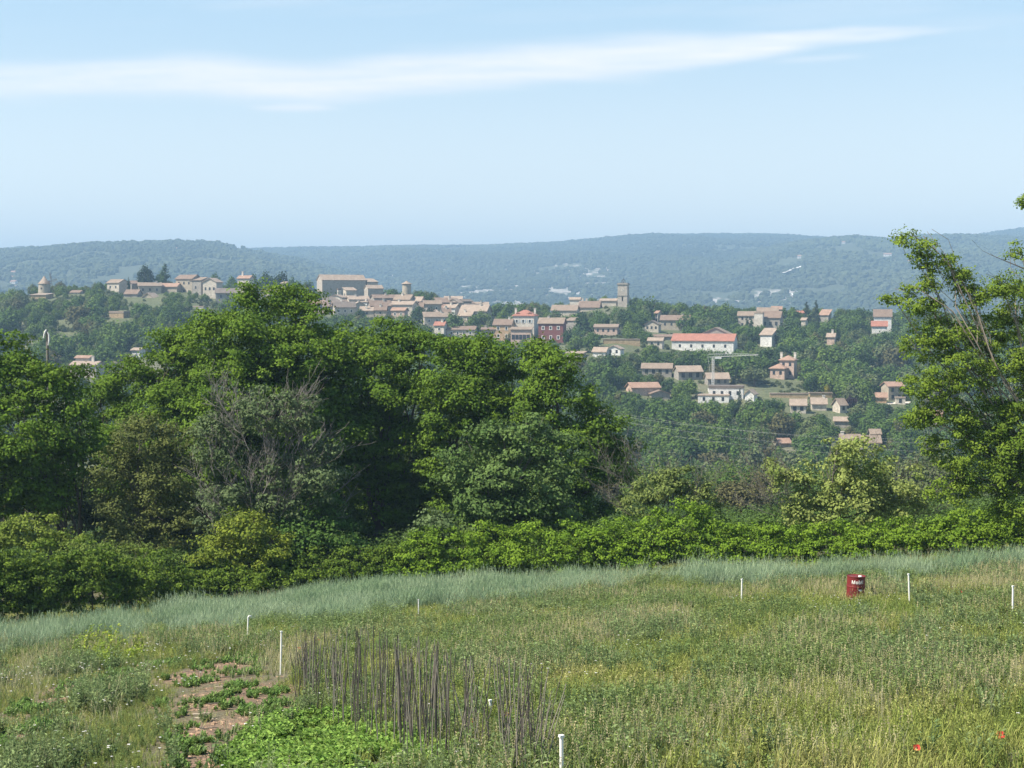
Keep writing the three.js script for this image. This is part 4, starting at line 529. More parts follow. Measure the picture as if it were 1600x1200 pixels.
// the oaks across the left and middle
nearTree('oak_tree', 'oak with dark leaning trunk at the left edge', 'tree', 84, 152, [[-55, 590, 60, 70, 1], [-5, 560, 45, 52, 1], [40, 600, 50, 52, 0], [92, 622, 42, 50, 0], [118, 680, 34, 55, 0], [-50, 690, 75, 75, -1], [30, 680, 70, 60, -1.5], [80, 725, 55, 50, -1], [-10, 755, 75, 50, -1], [60, 780, 50, 34, 0], [-80, 780, 60, 60, 0], [112, 585, 20, 20, 1]], { trunk: 0.2, fork: [-1.4, 2.6, 0.2] });
nearTree('oak_tree', 'shaded oak standing behind the olive brown shrub', 'tree', 99, 230, [[172, 630, 36, 50, 1], [215, 598, 46, 48, 1], [262, 572, 46, 50, 0], [300, 545, 42, 50, 0], [190, 700, 55, 60, 0], [255, 660, 62, 60, -1], [310, 625, 55, 60, 0], [240, 750, 70, 60, 1]], { trunk: 0.28 });
nearTree('oak_tree', 'tallest oak with two pointed tops left of centre', 'tree', 95, 430, [[340, 525, 48, 50, 0], [393, 476, 22, 36, 0], [396, 535, 55, 55, -1], [458, 480, 34, 36, 1], [480, 510, 38, 45, 0], [450, 560, 62, 60, -1.5], [505, 590, 60, 65, 0], [350, 610, 62, 65, -1], [430, 650, 80, 70, -1], [500, 690, 75, 75, 0], [340, 700, 60, 70, 0], [420, 760, 90, 70, 0]], { trunk: 0.4 });
nearTree('oak_tree', 'broad oak in the middle of the big oak mass', 'tree', 97, 600, [[548, 540, 46, 46, 0], [605, 536, 50, 46, 1], [655, 560, 50, 50, 0], [570, 600, 66, 60, -1], [640, 630, 66, 62, -1], [560, 690, 70, 70, 0], [640, 720, 70, 70, 0], [590, 790, 90, 65, 1], [680, 790, 70, 60, 1]], { trunk: 0.38 });
nearTree('oak_tree', 'oak with rounded top right of the middle oak', 'tree', 94, 740, [[705, 568, 48, 46, 0], [752, 568, 44, 42, 0], [792, 592, 38, 42, 1], [730, 630, 66, 58, -1], [795, 650, 56, 55, -1], [715, 710, 66, 66, 0], [780, 730, 60, 60, 1], [740, 800, 80, 60, 1]], { trunk: 0.32 });
nearTree('oak_tree', 'oak at the right end of the big oak mass', 'tree', 91, 880, [[842, 566, 32, 36, 1], [872, 580, 34, 38, 0], [855, 630, 48, 48, 0], [902, 645, 38, 44, 0], [938, 690, 36, 50, 0], [962, 725, 24, 46, 0.5], [900, 710, 55, 55, -1], [930, 765, 50, 46, 0], [870, 780, 70, 60, 1]], { trunk: 0.28, a: [0.064, 0.125, 0.014] });
nearTree('young_oak_tree', 'grey green young oak in front of the big oaks', 'tree', 81, 790, [[728, 735, 42, 38, 0], [772, 702, 38, 34, 0], [820, 690, 38, 36, 0], [760, 770, 55, 42, -0.5], [822, 750, 55, 46, -0.5], [872, 715, 34, 44, 0.5], [860, 785, 55, 42, 0], [790, 810, 65, 34, 0]], { trunk: 0.16, clump: 0.5, a: [0.070, 0.130, 0.030], b: [0.150, 0.225, 0.065], bark: M.greyBark });
nearTree('young_oak_tree', 'small pale oak sprig at the foot of the dark gap', 'tree', 80, 680, [[676, 815, 24, 20, 0], [690, 835, 30, 18, 0], [655, 838, 20, 14, 0]], { trunk: 0.06, clump: 0.35, a: [0.085, 0.14, 0.045], b: [0.16, 0.22, 0.09] });
// behind the oaks: a darker screen so that no valley shows through their feet
nearTree('holm_oak_tree', 'dark holm oak thicket behind the middle oaks', 'tree', 106, 640, [[480, 690, 90, 90, 0], [620, 700, 100, 90, 0], [760, 720, 100, 90, 0], [560, 800, 100, 60, 1], [720, 810, 100, 60, 1], [850, 790, 80, 60, 1]], { trunk: 0.3, leaf: 0.26, clump: 0.9, a: [0.03, 0.055, 0.018], b: [0.055, 0.085, 0.026] });
nearTree('holm_oak_tree', 'dark holm oak thicket behind the left oak', 'tree', 104, 90, [[-40, 720, 110, 90, 0], [120, 740, 90, 70, 0], [330, 760, 110, 80, 0], [210, 810, 90, 50, 0]], { trunk: 0.3, leaf: 0.26, clump: 0.9, a: [0.035, 0.062, 0.018], b: [0.065, 0.10, 0.028] });
// shrubs before the oaks
nearTree('olive_brown_shrub', 'thin olive brown shrub right of the leaning trunk', 'shrub', 83, 215, [[222, 690, 52, 44, 0], [180, 745, 48, 52, 0], [250, 745, 52, 56, 0], [285, 700, 30, 46, 0.5], [200, 815, 62, 44, 0], [270, 815, 52, 46, -0.5]], { trunk: 0.14, cover: 0.8, lai: 0.36, leaf: 0.13, clump: 0.42, a: [0.085, 0.110, 0.032], b: [0.165, 0.190, 0.052], shrub: 1, sub: 6, bark: M.greyBark });
nearTree('half_dead_shrub', 'half dead shrub full of bare silver grey twigs', 'shrub', 80, 400, [[430, 640, 70, 36, 0.5], [340, 690, 40, 50, 0.5], [500, 740, 36, 50, 0], [440, 770, 50, 60, 0.8], [350, 800, 50, 50, 0.5], [520, 700, 18, 16, 0], [480, 640, 20, 24, 0]], { trunk: 0.12, limb: 0.3, cover: 1.0, lai: 0.3, leaf: 0.15, clump: 0.36, a: [0.08, 0.12, 0.05], b: [0.15, 0.20, 0.085], shrub: 1, bark: M.greyBark, bareMat: M.silverBark, bareR: 0.021, bare: Array.from({ length: 58 }, (_, i) => { const r = rngOf(31 + i), px = 335 + r() * 150, py = 650 + r() * 190; return [px, py, (px - 405) / 90 + (r() - 0.5) * 1.1, -0.9 - r() * 0.5, 30 + r() * 44, 2]; }).concat([[440, 680, 0.7, -1, 80, 2], [470, 740, 1, -0.5, 70, 2], [480, 790, 1, -0.35, 75, 2], [455, 830, 1, -0.2, 80, 2]]) });
nearTree('green_shrub', 'yellow green shrub at the foot of the half dead shrub', 'shrub', 78, 390, [[385, 835, 40, 40, 0], [420, 860, 40, 30, 0], [350, 865, 40, 30, 0]], { trunk: 0.06, leaf: 0.14, clump: 0.4, a: [0.11, 0.16, 0.02], b: [0.24, 0.29, 0.035], shrub: 1, cover: 0.8 });
nearTree('green_shrub', 'deep green shrub right of the half dead shrub base', 'shrub', 80, 500, [[480, 830, 50, 44, 0], [530, 850, 45, 36, 0], [440, 875, 40, 26, -0.5], [500, 790, 26, 30, 0.4]], { trunk: 0.06, leaf: 0.16, clump: 0.42, a: [0.05, 0.11, 0.02], b: [0.10, 0.18, 0.035], shrub: 1 });
nearTree('green_shrub', 'bright bush under the leaning trunk', 'shrub', 80, 60, [[55, 828, 48, 30, 0], [15, 840, 30, 22, 0], [105, 848, 40, 22, 0]], { trunk: 0.05, leaf: 0.14, clump: 0.4, a: [0.12, 0.18, 0.025], b: [0.22, 0.28, 0.045], shrub: 1 });
nearTree('green_shrub', 'feathery bush left of the olive brown shrub base', 'shrub', 79, 165, [[150, 862, 44, 22, 0], [205, 868, 44, 22, 0], [120, 868, 30, 18, 0]], { trunk: 0.05, leaf: 0.12, clump: 0.36, a: [0.10, 0.16, 0.03], b: [0.19, 0.25, 0.05], shrub: 1 });
nearTree('dry_shrub', 'dry twiggy shrub with few leaves right of the oaks', 'shrub', 81, 1030, [[1030, 760, 40, 26, 0], [1085, 760, 34, 26, 0], [1000, 790, 36, 24, 0], [1105, 790, 24, 24, 0], [1060, 745, 26, 14, 0]], { trunk: 0.09, cover: 0.9, lai: 0.36, leaf: 0.14, clump: 0.34, a: [0.11, 0.16, 0.04], b: [0.22, 0.27, 0.075], shrub: 1, bark: M.greyBark, bareR: 0.016, bare: Array.from({ length: 13 }, (_, i) => { const r = rngOf(331 + i), px = 965 + r() * 160, py = 775 + r() * 40; return [px, py, (px - 1040) / 80 + (r() - 0.5) * 0.9, -0.9 + r() * 0.5, 40 + r() * 45, 2]; }) });
nearTree('fruit_tree', 'low fruit tree with pale leaves and bare twigs on its flanks', 'tree', 79, 1310, [[1290, 738, 50, 34, 0], [1345, 722, 46, 34, 0], [1385, 755, 42, 42, 0], [1250, 768, 44, 32, 0], [1320, 780, 62, 40, -0.5], [1395, 800, 40, 34, 0], [1270, 805, 50, 26, 0], [1310, 700, 22, 16, 0], [1212, 735, 12, 26, 0]], { trunk: 0.13, cover: 0.8, lai: 0.42, leaf: 0.15, clump: 0.36, a: [0.15, 0.21, 0.045], b: [0.32, 0.37, 0.11], sub: 5, ragged: 0.9, bark: M.greyBark, bareR: 0.016, bare: Array.from({ length: 20 }, (_, i) => { const r = rngOf(531 + i), s = r() < 0.5 ? -1 : 1, px = 1315 + s * (40 + r() * 80), py = 760 + r() * 60; return [px, py, s * (0.4 + r() * 0.6), -0.8 + r() * 0.7, 40 + r() * 45, 2]; }) });
nearTree('almond_tree', 'bright almond tree with a tall leafy spray on the right', 'tree', 66, 1650, [[1418, 374, 17, 10, 0], [1442, 380, 17, 17, 0], [1446, 405, 20, 12, 0], [1478, 412, 20, 18, 0], [1504, 440, 16, 20, 0], [1450, 440, 9, 22, 0], [1400, 466, 26, 7, 0], [1432, 478, 36, 12, 0], [1420, 452, 14, 7, 0], [1520, 470, 24, 26, 0], [1470, 515, 46, 26, 0], [1545, 520, 44, 36, 0.5], [1590, 470, 34, 46, 1], [1440, 545, 34, 24, 0], [1500, 575, 46, 34, -0.5], [1570, 600, 46, 46, 0], [1440, 600, 30, 26, 0], [1470, 640, 42, 30, 0], [1540, 665, 50, 40, 0], [1435, 655, 26, 14, 0.4], [1590, 680, 40, 60, 0], [1490, 700, 40, 34, 0], [1545, 745, 55, 40, 0], [1485, 765, 34, 26, 0], [1600, 780, 50, 50, 0], [1560, 450, 20, 14, 0], [1588, 390, 12, 20, 0.5], [1600, 312, 6, 12, 0.5], [1660, 560, 70, 120, 1], [1670, 720, 80, 100, 1], [1660, 420, 50, 80, 1]], { trunk: 0.24, limb: 0.17, cover: 1.15, lai: 0.5, leaf: 0.115, clump: 0.32, wide: 0.55, a: [0.095, 0.165, 0.016], b: [0.20, 0.28, 0.032], bark: M.paleBark, fork: [-0.6, 3.4, 0], sub: 2, bareMat: M.bark, bareR: 0.026, bare: [[1462, 500, 0.15, -1, 95, 0], [1600, 460, -0.8, -0.6, 70, 1], [1600, 700, -1, -0.05, 120, 1], [1600, 420, -1, -0.2, 70, 1], [1560, 560, -1, -0.2, 90, 1]] });
// bramble hedge along the meadow
const hedgeLeft = [[-40, 914, 60, 58, 67.5], [25, 912, 56, 56, 68.5], [85, 906, 52, 54, 69.5], [145, 902, 54, 50, 70.5], [205, 904, 52, 46, 72], [262, 908, 50, 42, 74], [318, 912, 44, 28, 76.5], [372, 908, 48, 30, 77], [430, 903, 48, 30, 77.5], [490, 896, 48, 32, 78], [550, 890, 48, 34, 78.5], [605, 884, 44, 36, 79]];
const hedgeRight = [[655, 872, 46, 40, 79], [715, 862, 50, 40, 79], [775, 856, 52, 44, 78.5], [838, 860, 52, 42, 78], [900, 856, 50, 40, 77.5], [960, 848, 50, 42, 77], [1018, 846, 46, 42, 76.5], [1072, 832, 46, 46, 76], [1125, 848, 46, 38, 75], [1182, 852, 46, 34, 74.5], [1240, 852, 46, 34, 74], [1298, 850, 46, 34, 73.5], [1356, 848, 46, 34, 73], [1414, 842, 48, 36, 72.5], [1472, 836, 48, 38, 72], [1530, 832, 48, 40, 71.5], [1590, 826, 50, 44, 71], [1655, 820, 56, 50, 70.5], [1722, 815, 56, 50, 70], [1790, 810, 56, 50, 69.5]];
const hedgeWhere = ['at the far left end of the dark bramble hedge', 'below the left oak, second of the dark hedge', 'under the bright bush, third of the dark hedge', 'below the leaning trunk in the dark hedge', 'under the olive brown shrub in the hedge', 'left below the half dead shrub', 'directly below the half dead shrub', 'low, before the yellow green shrub', 'low, before the deep green shrub', 'low, right of the deep green shrub', 'low, left of the dark gap under the oaks', 'right at the dark gap under the oaks'];
const hedgeWhereR = ['first right of the dark gap under the oaks', 'below the pale oak sprig', 'below the left half of the grey green young oak', 'below the right half of the grey green young oak', 'below the oak at the end of the mass', 'left below the dry twiggy shrub', 'directly below the dry twiggy shrub', 'tallest and brightest, right below the dry shrub', 'sloping down right of the tallest bramble', 'left below the fruit tree', 'under the left flank of the fruit tree', 'under the middle of the fruit tree, left of the drum', 'right behind the red drum', 'under the right flank of the fruit tree', 'left below the almond tree', 'below the middle of the almond tree', 'under the almond tree at the frame edge', 'beyond the right end of the visible hedge', 'second beyond the right end of the visible hedge', 'third beyond the right end of the visible hedge'];
hedgeLeft.forEach(([px, py, rx, ry, d], i) => nearTree('bramble_bush', `leafy bramble bush ${hedgeWhere[i]}`, 'bush', d, px, [[px, py, rx * 1.05, ry, 0], [px - rx * 0.45, py + ry * 0.35, rx * 0.7, ry * 0.65, -0.5], [px + rx * 0.4, py - ry * 0.3, rx * 0.5, ry * 0.55, 0.3]], { group: 'bramble hedge along the meadow', trunk: 0.03, leaf: 0.115, clump: 0.24, cover: 0.8, lai: 0.42, a: [0.058, 0.112, 0.012], b: [0.160, 0.235, 0.026], shrub: 1, sub: 2, flatZ: 0.75, ragged: 0.75 }));
hedgeRight.forEach(([px, py, rx, ry, d], i) => nearTree('bramble_bush', `leafy bramble bush ${hedgeWhereR[i]}`, 'bush', d, px, [[px, py, rx * 1.05, ry, 0], [px - rx * 0.45, py + ry * 0.4, rx * 0.7, ry * 0.65, -0.6], [px + rx * 0.45, py - ry * 0.35, rx * 0.5, ry * 0.5, 0.3]], { group: 'bramble hedge along the meadow', trunk: 0.03, leaf: 0.115, clump: 0.24, cover: 0.8, lai: 0.42, a: [0.080, 0.160, 0.012], b: [0.205, 0.315, 0.026], shrub: 1, sub: 2, flatZ: 0.75, ragged: 0.75 }));
// the weathered pole over the left oak, and the wires across the slope
{
  const d = 118, p = at(74.5, 600, d), k = d / F; p.y = terrain(p.x, d); const top = at(74.5, 513, d).y - p.y, g = thing('utility_pole', 'weathered grey pole with two pale brackets rising behind the left oak', 'pole', p);
  new MB().tube([[0.05, -0.5, 0], [0.02, top * 0.5, 0], [0.02, top - 1.0, 0], [-0.02, top - 0.15, 0]], [0.15, 0.13, 0.10, 0.07], 8).build('shaft', M.greyBark, g);
  new MB().tube([[0.0, top - 0.1, 0.1], [-0.1, top - 0.25, 0.12], [-0.22, top - 0.7, 0.12]], [0.06, 0.08, 0.05], 6).build('bracket', M.concrete, g);
  new MB().tube([[0.05, top - 0.25, 0.1], [0.17, top - 0.45, 0.12], [0.18, top - 0.85, 0.12], [0.10, top - 1.2, 0.1]], [0.04, 0.07, 0.07, 0.04], 6).build('bracket', M.concrete, g);
  [[640, 700], [652, 714], [662, 724], [645, 690]].forEach(([ya, yb], i) => { const a = at(935, ya, 340), b = at(1660, yb - 8, 318), pts = [], n = 24; for (let q = 0; q <= n; q++) { const t = q / n, s = -4 * t * (1 - t) * 2.4; pts.push([lerp(a.x, b.x, t), lerp(a.y, b.y, t) + s, lerp(a.z, b.z, t)]); } const o = new MB().tube(pts, Array(n + 1).fill(0.010), 4).build('power_line', M.concrete); tag(o, ['topmost thin wire across the wooded slope', 'second thin wire down across the wooded slope', 'lowest thin wire across the wooded slope', 'thin wire with the least slope across the wooded slope'][i], 'wire', 'wires across the wooded slope'); });
}

// ------------------------------------------------------------------ the meadow's growth
const blueRow = curve([[-100, 1040], [0, 1028], [150, 1010], [300, 1000], [450, 985], [600, 966], [800, 945], [1000, 927], [1300, 914], [1600, 900], [1700, 898]]);
const hedgeFoot = curve([[-100, 1010], [0, 1004], [200, 986], [330, 962], [500, 938], [620, 930], [800, 925], [1000, 916], [1200, 908], [1400, 900], [1600, 890], [1700, 886]]);
function tuft(seed, n, h, w, spread, lean, cols, heads = 0, headCol) {
  const rng = rngOf(seed), m = new MB();
  for (let k = 0; k < n; k++) {
    const a = rng() * 6.283, r = spread * Math.sqrt(rng()), x = Math.cos(a) * r, z = Math.sin(a) * r, b = rng() * 6.283, H = h * (0.55 + 0.6 * rng()), L = H * lean * (0.4 + rng()), W = w * (0.7 + 0.6 * rng()), dx = Math.cos(b), dz = Math.sin(b), sx = -dz, sz = dx, c = green(rng, cols[0], cols[1]), s = m.count, ny = 0.6;
    const V = (t, f, q) => m.vert(x + dx * L * t * t + sx * W * f, H * t * (1 - 0.18 * t * lean), z + dz * L * t * t + sz * W * f, dx * 0.4, ny, dz * 0.4, 0, 0, c);
    V(0, -0.5); V(0, 0.5); V(0.55, -0.42); V(0.55, 0.42); V(1, 0); m.i.push(s, s + 1, s + 2, s + 1, s + 3, s + 2, s + 2, s + 3, s + 4);
    if (k < heads) { const hx = x + dx * L, hy = H * (1 - 0.18 * lean), hz = z + dz * L; for (let q = 0; q < 3; q++) m.leaf(hx + (rng() - 0.5) * 0.015, hy + (q - 1) * 0.035, hz + (rng() - 0.5) * 0.015, dx, 0.1, dz, 0.038, 0.017, rng() * 6.28, headCol); }
  }
  const g = m.geometry(); g.computeVertexNormals(); return g;
}
function weed(seed, stems, h, leaf, wide, cols) {
  const rng = rngOf(seed), m = new MB();
  for (let s = 0; s < stems; s++) { const a = rng() * 6.283, H = h * (0.6 + 0.5 * rng()), tx = Math.cos(a) * h * 0.22, tz = Math.sin(a) * h * 0.22, c0 = green(rng, cols[0], cols[1]); m.tube([[0, -0.02, 0], [tx * 0.5, H * 0.5, tz * 0.5], [tx, H, tz]], [0.006, 0.005, 0.003], 3, c0);
    for (let k = 0; k < 7; k++) { const t = 0.12 + 0.88 * k / 6, b = rng() * 6.283, l = leaf * (1.25 - 0.7 * t) * (0.8 + 0.4 * rng()), up = 0.3 + 0.6 * rng(), nx = Math.cos(b) * up, nz = Math.sin(b) * up, ny = 1 - up * 0.4, q = Math.hypot(nx, ny, nz); m.leaf(tx * t + Math.cos(b) * l * 0.4, H * t + l * 0.18, tz * t + Math.sin(b) * l * 0.4, -nx / q, ny / q, -nz / q, l, l * wide, Math.atan2(0, 1) + rng() * 6.28, green(rng, cols[0], cols[1])); } }
  return m.geometry();
}
const grassMat = leafMat(0.30);
function scatter(name, label, category, geos, count, seed, keep, colorOf, sizeOf, power = 0.5, mat = grassMat, d0 = 18.5, d1 = 82) {
  const rng = rngOf(seed), o = new THREE.Object3D(), lists = geos.map(() => []);
  count = Math.round(count * 1.18); for (let t = 0, n = 0; n < count && t < count * 14; t++) {
    const d = lerp(d0, d1, Math.pow(rng(), 1 / (1 + power))), x = lerp(-1, 1, rng()) * (0.32 * d + 4.5), y = terrain(x, d), [px, py] = project(x, y, -d), k = keep(px, py, x, d, rng);
    if (!k || rng() > k) continue; n++;
    const s = sizeOf ? sizeOf(rng, px, py, x, d) : 0.75 + 0.5 * rng(); o.position.set(x, y - 0.01, -d); o.rotation.set((rng() - 0.5) * 0.2, rng() * 6.283, (rng() - 0.5) * 0.2); o.scale.set(s, s * (0.85 + 0.3 * rng()), s); o.updateMatrix(); lists[n % geos.length].push([o.matrix.clone(), colorOf(rng, px, py, x, d)]);
  }
  lists.forEach((l, i) => { const im = new THREE.InstancedMesh(geos[i], mat, l.length); l.forEach(([m, c], k) => { im.setMatrixAt(k, m); im.setColorAt(k, new THREE.Color().setRGB(...c)); }); im.name = numbered(name); im.castShadow = im.receiveShadow = true; scene.add(im); tag(im, label, category, null, 'stuff'); });
}
const W1 = [[0.85, 0.85, 0.85], [1.1, 1.1, 1.1]];
const blue = (px, py) => sstep(-6, 16, blueRow(px) - py + (fbm(px / 40, py / 14, 3, 171) - 0.5) * 46);
const barePatch = (x, d) => 1 - 0.95 * Math.max(soilAt(x, d), 0.85 * soilAt(x, d + 0.9), 0.6 * soilAt(x, d + 1.7));
const shortAt = (px, py) => lerp(1, 0.42, (1 - sstep(430, 520, px)) * sstep(1015, 1050, py)), keepOff = (px, py) => { const q = Math.hypot((px - 365) / 110, (py - 1115) / 95) + (fbm(px / 50, py / 22, 3, 207) - 0.5) * 1.1; return 0.12 + 0.88 * sstep(0.7, 1.05, q); };
const vary = (rng, a, b, t) => { const v = 0.8 + 0.4 * rng(); return [lerp(a[0], b[0], t) * v, lerp(a[1], b[1], t) * v, lerp(a[2], b[2], t) * v]; };
const lowPatch = (px, py) => { const q = Math.hypot((px - 535) / 175, (py - 1180) / 70); return 1 - sstep(0.75, 1.1, q + (fbm(px / 60, py / 40, 3, 177) - 0.5) * 0.5); };
scatter('meadow_grass', 'mixed green and straw coloured grass of the rough meadow', 'grass', [1, 2, 3].map(s => tuft(s, 15, 0.27, 0.0085, 0.17, 0.6, W1)), 110000, 11, (px, py, x, d) => (1 - 0.5 * blue(px, py)) * barePatch(x, d) * keepOff(px, py) * (1 - 0.85 * lowPatch(px, py)) * (0.55 + 0.9 * fbm(x * 0.5, d * 0.4, 3, 181)), (rng, px, py, x, d) => { const n = clamp(fbm(x * 0.33 + 5, d * 0.25, 4, 183) * 1.6 - 0.3 + (rng() - 0.5) * 0.5, 0, 1); return n < 0.5 ? vary(rng, [0.19, 0.26, 0.065], [0.30, 0.34, 0.08], n * 2) : vary(rng, [0.30, 0.34, 0.08], [0.47, 0.43, 0.18], (n - 0.5) * 1.4); }, (rng, px, py, x, d) => (0.55 + 0.75 * rng()) * (0.7 + 0.7 * fbm(x * 0.6, d * 0.5, 3, 187)) * shortAt(px, py));
scatter('straw_grass', 'dry beige seed heads standing over the meadow', 'grass', [4, 5].map(s => tuft(s, 6, 0.5, 0.006, 0.14, 0.5, W1, 6, [1.15, 1.05, 0.95])), 9500, 12, (px, py, x, d) => (1 - 0.75 * blue(px, py)) * barePatch(x, d) * (1 - lowPatch(px, py)) * sstep(0.38, 0.72, fbm(x * 0.3 + 20, d * 0.22, 3, 191)) * (px < 300 ? 0.4 : 1), (rng) => vary(rng, [0.30, 0.32, 0.17], [0.44, 0.41, 0.27], rng()));
scatter('tall_blue_grass', 'tall blue green grass along the foot of the hedge', 'grass', [6, 7].map(s => tuft(s, 16, 0.72, 0.010, 0.2, 0.5, W1, 5, [1.2, 1.15, 1.1])), 30000, 13, (px, py) => blue(px, py) * sstep(-8, 10, py - hedgeFoot(px)) * clamp(fbm(px / 45, py / 16, 3, 241) * 2.2 - 0.35, 0.1, 1), (rng, px, py, x, d) => vary(rng, [0.15, 0.245, 0.125], [0.36, 0.44, 0.29], clamp(fbm(x * 0.5, d * 0.3, 3, 193) + (rng() - 0.5) * 0.6, 0, 1)), (rng, px, py, x, d) => (0.55 + 0.65 * rng()) * (0.5 + 0.95 * fbm(x * 0.4, d * 0.3, 3, 195)), 1, grassMat, 40, 83);
scatter('meadow_weed', 'leafy grey green weeds growing through the meadow', 'weed', [8, 9, 10].map(s => weed(s, 5, 0.40, 0.095, 0.36, W1)), 22000, 14, (px, py, x, d) => (1 - blue(px, py)) * barePatch(x, d) * keepOff(px, py) * (1 - lowPatch(px, py)) * sstep(0.48, 0.66, fbm(x * 0.42 + 40, d * 0.3, 3, 197)), (rng) => vary(rng, [0.11, 0.18, 0.05], [0.24, 0.30, 0.10], rng()), (rng, px, py) => (0.6 + 0.7 * rng()) * shortAt(px, py));
scatter('thistle_clump', 'tall dusty green thistles in loose clumps on the meadow', 'thistle', [11, 12].map(s => weed(s, 6, 0.55, 0.13, 0.32, W1)), 4200, 15, (px, py, x, d) => (1 - blue(px, py)) * barePatch(x, d) * keepOff(px, py) * (1 - lowPatch(px, py)) * sstep(0.54, 0.70, fbm(x * 0.7 + 80, d * 0.5, 3, 199)), (rng) => vary(rng, [0.12, 0.19, 0.07], [0.25, 0.315, 0.13], rng()), (rng) => 0.7 + 0.5 * rng());
scatter('small_forb', 'small leafy forbs mixed through the whole meadow', 'forb', [31, 32, 33].map(s => weed(s, 5, 0.30, 0.06, 0.5, W1)), 42000, 34, (px, py, x, d) => (1 - 0.9 * blue(px, py)) * barePatch(x, d) * keepOff(px, py) * (1 - lowPatch(px, py)), (rng, px, py, x, d) => { const t = clamp(fbm(x * 0.7 + 3, d * 0.5, 3, 231) * 1.5 - 0.25 + (rng() - 0.5) * 0.6, 0, 1); return t < 0.6 ? vary(rng, [0.15, 0.22, 0.05], [0.28, 0.33, 0.08], t / 0.6) : vary(rng, [0.28, 0.33, 0.08], [0.46, 0.43, 0.18], (t - 0.6) * 2); }, (rng, px, py) => (0.6 + 0.8 * rng()) * shortAt(px, py));
scatter('ground_cover', 'bright green leafy ground cover around the bean poles', 'ground cover', [13, 14].map(s => weed(s, 6, 0.2, 0.12, 0.7, W1)), 6500, 16, (px, py, x, d) => lowPatch(px, py) * sstep(0.30, 0.52, fbm(x * 1.1, d * 0.9, 3, 221)), (rng) => vary(rng, [0.14, 0.255, 0.045], [0.24, 0.36, 0.075], rng()), (rng) => 0.6 + 0.6 * rng(), 0, grassMat, 18.5, 32);
scatter('seedling', 'sparse low green seedlings on the bare red soil', 'seedling', [15].map(s => weed(s, 3, 0.15, 0.10, 0.5, W1)), 3200, 17, (px, py, x, d) => px < 620 ? sstep(0.2, 0.9, soilAt(x, d)) * sstep(0.38, 0.56, fbm(x * 1.5, d * 1.2, 3, 201)) : 0, (rng) => vary(rng, [0.12, 0.22, 0.05], [0.20, 0.30, 0.08], rng()), (rng) => 0.6 + 0.6 * rng(), 0, grassMat, 20, 45);
scatter('yellow_bush_weed', 'yellow green weeds in front of the blue grass', 'weed', [16].map(s => weed(s, 7, 0.55, 0.16, 0.45, W1)), 260, 18, (px, py) => Math.max(1 - sstep(0.7, 1.1, Math.hypot((px - 168) / 62, (py - 1028) / 22)), 0), (rng) => vary(rng, [0.17, 0.26, 0.04], [0.30, 0.36, 0.05], rng()), (rng) => 0.8 + 0.5 * rng(), 0, grassMat, 25, 60);
const floret = (() => { const m = new MB(), rng = rngOf(5); m.tube([[0, 0, 0], [0.01, 0.3, 0.01]], [0.003, 0.002], 3, [0.15, 0.2, 0.08]); for (let k = 0; k < 5; k++) { const a = k * 1.2566; m.leaf(0.01 + Math.cos(a) * 0.013, 0.3, 0.01 + Math.sin(a) * 0.013, Math.cos(a) * 0.3, 0.95, Math.sin(a) * 0.3, 0.028, 0.022, a, [1, 1, 1]); } return m.geometry(); })();
scatter('white_flower', 'tiny white flowers dotted over the meadow', 'flower', [floret], 2000, 19, (px, py, x, d) => (1 - blue(px, py)) * (1 - lowPatch(px, py)) * barePatch(x, d) * sstep(0.42, 0.6, fbm(x * 0.25 + 9, d * 0.2, 3, 203)), (rng) => [0.75, 0.74, 0.72], (rng) => 0.7 + 0.5 * rng());
scatter('yellow_flower', 'small yellow flowers in the left meadow', 'flower', [floret], 130, 20, (px, py) => px < 260 ? Math.max(0.02, 1 - Math.hypot((px - 170) / 60, (py - 1125) / 16), 1 - Math.hypot((px - 170) / 60, (py - 1010) / 14)) : 0.0, (rng) => [0.72, 0.62, 0.03], (rng) => 1.1 + 0.9 * rng());
const clod = (() => { const g = new THREE.IcosahedronGeometry(0.05, 1), p = g.attributes.position; for (let k = 0; k < p.count; k++) { const f = 0.65 + 0.7 * hash2(Math.round(p.getX(k) * 800), Math.round(p.getY(k) * 800 + p.getZ(k) * 300), 5); p.setXYZ(k, p.getX(k) * f, p.getY(k) * f * 0.7, p.getZ(k) * f); } g.computeVertexNormals(); return g; })();
scatter('soil_clod', 'dry red clods of earth on the bare patches', 'clod', [clod], 4200, 21, (px, py, x, d) => sstep(0.3, 0.9, soilAt(x, d)), (rng) => vary(rng, [0.24, 0.15, 0.095], [0.36, 0.24, 0.155], rng()), (rng) => 0.25 + 0.8 * rng(), 0, new THREE.MeshStandardMaterial({ roughness: 1 }), 19, 78);

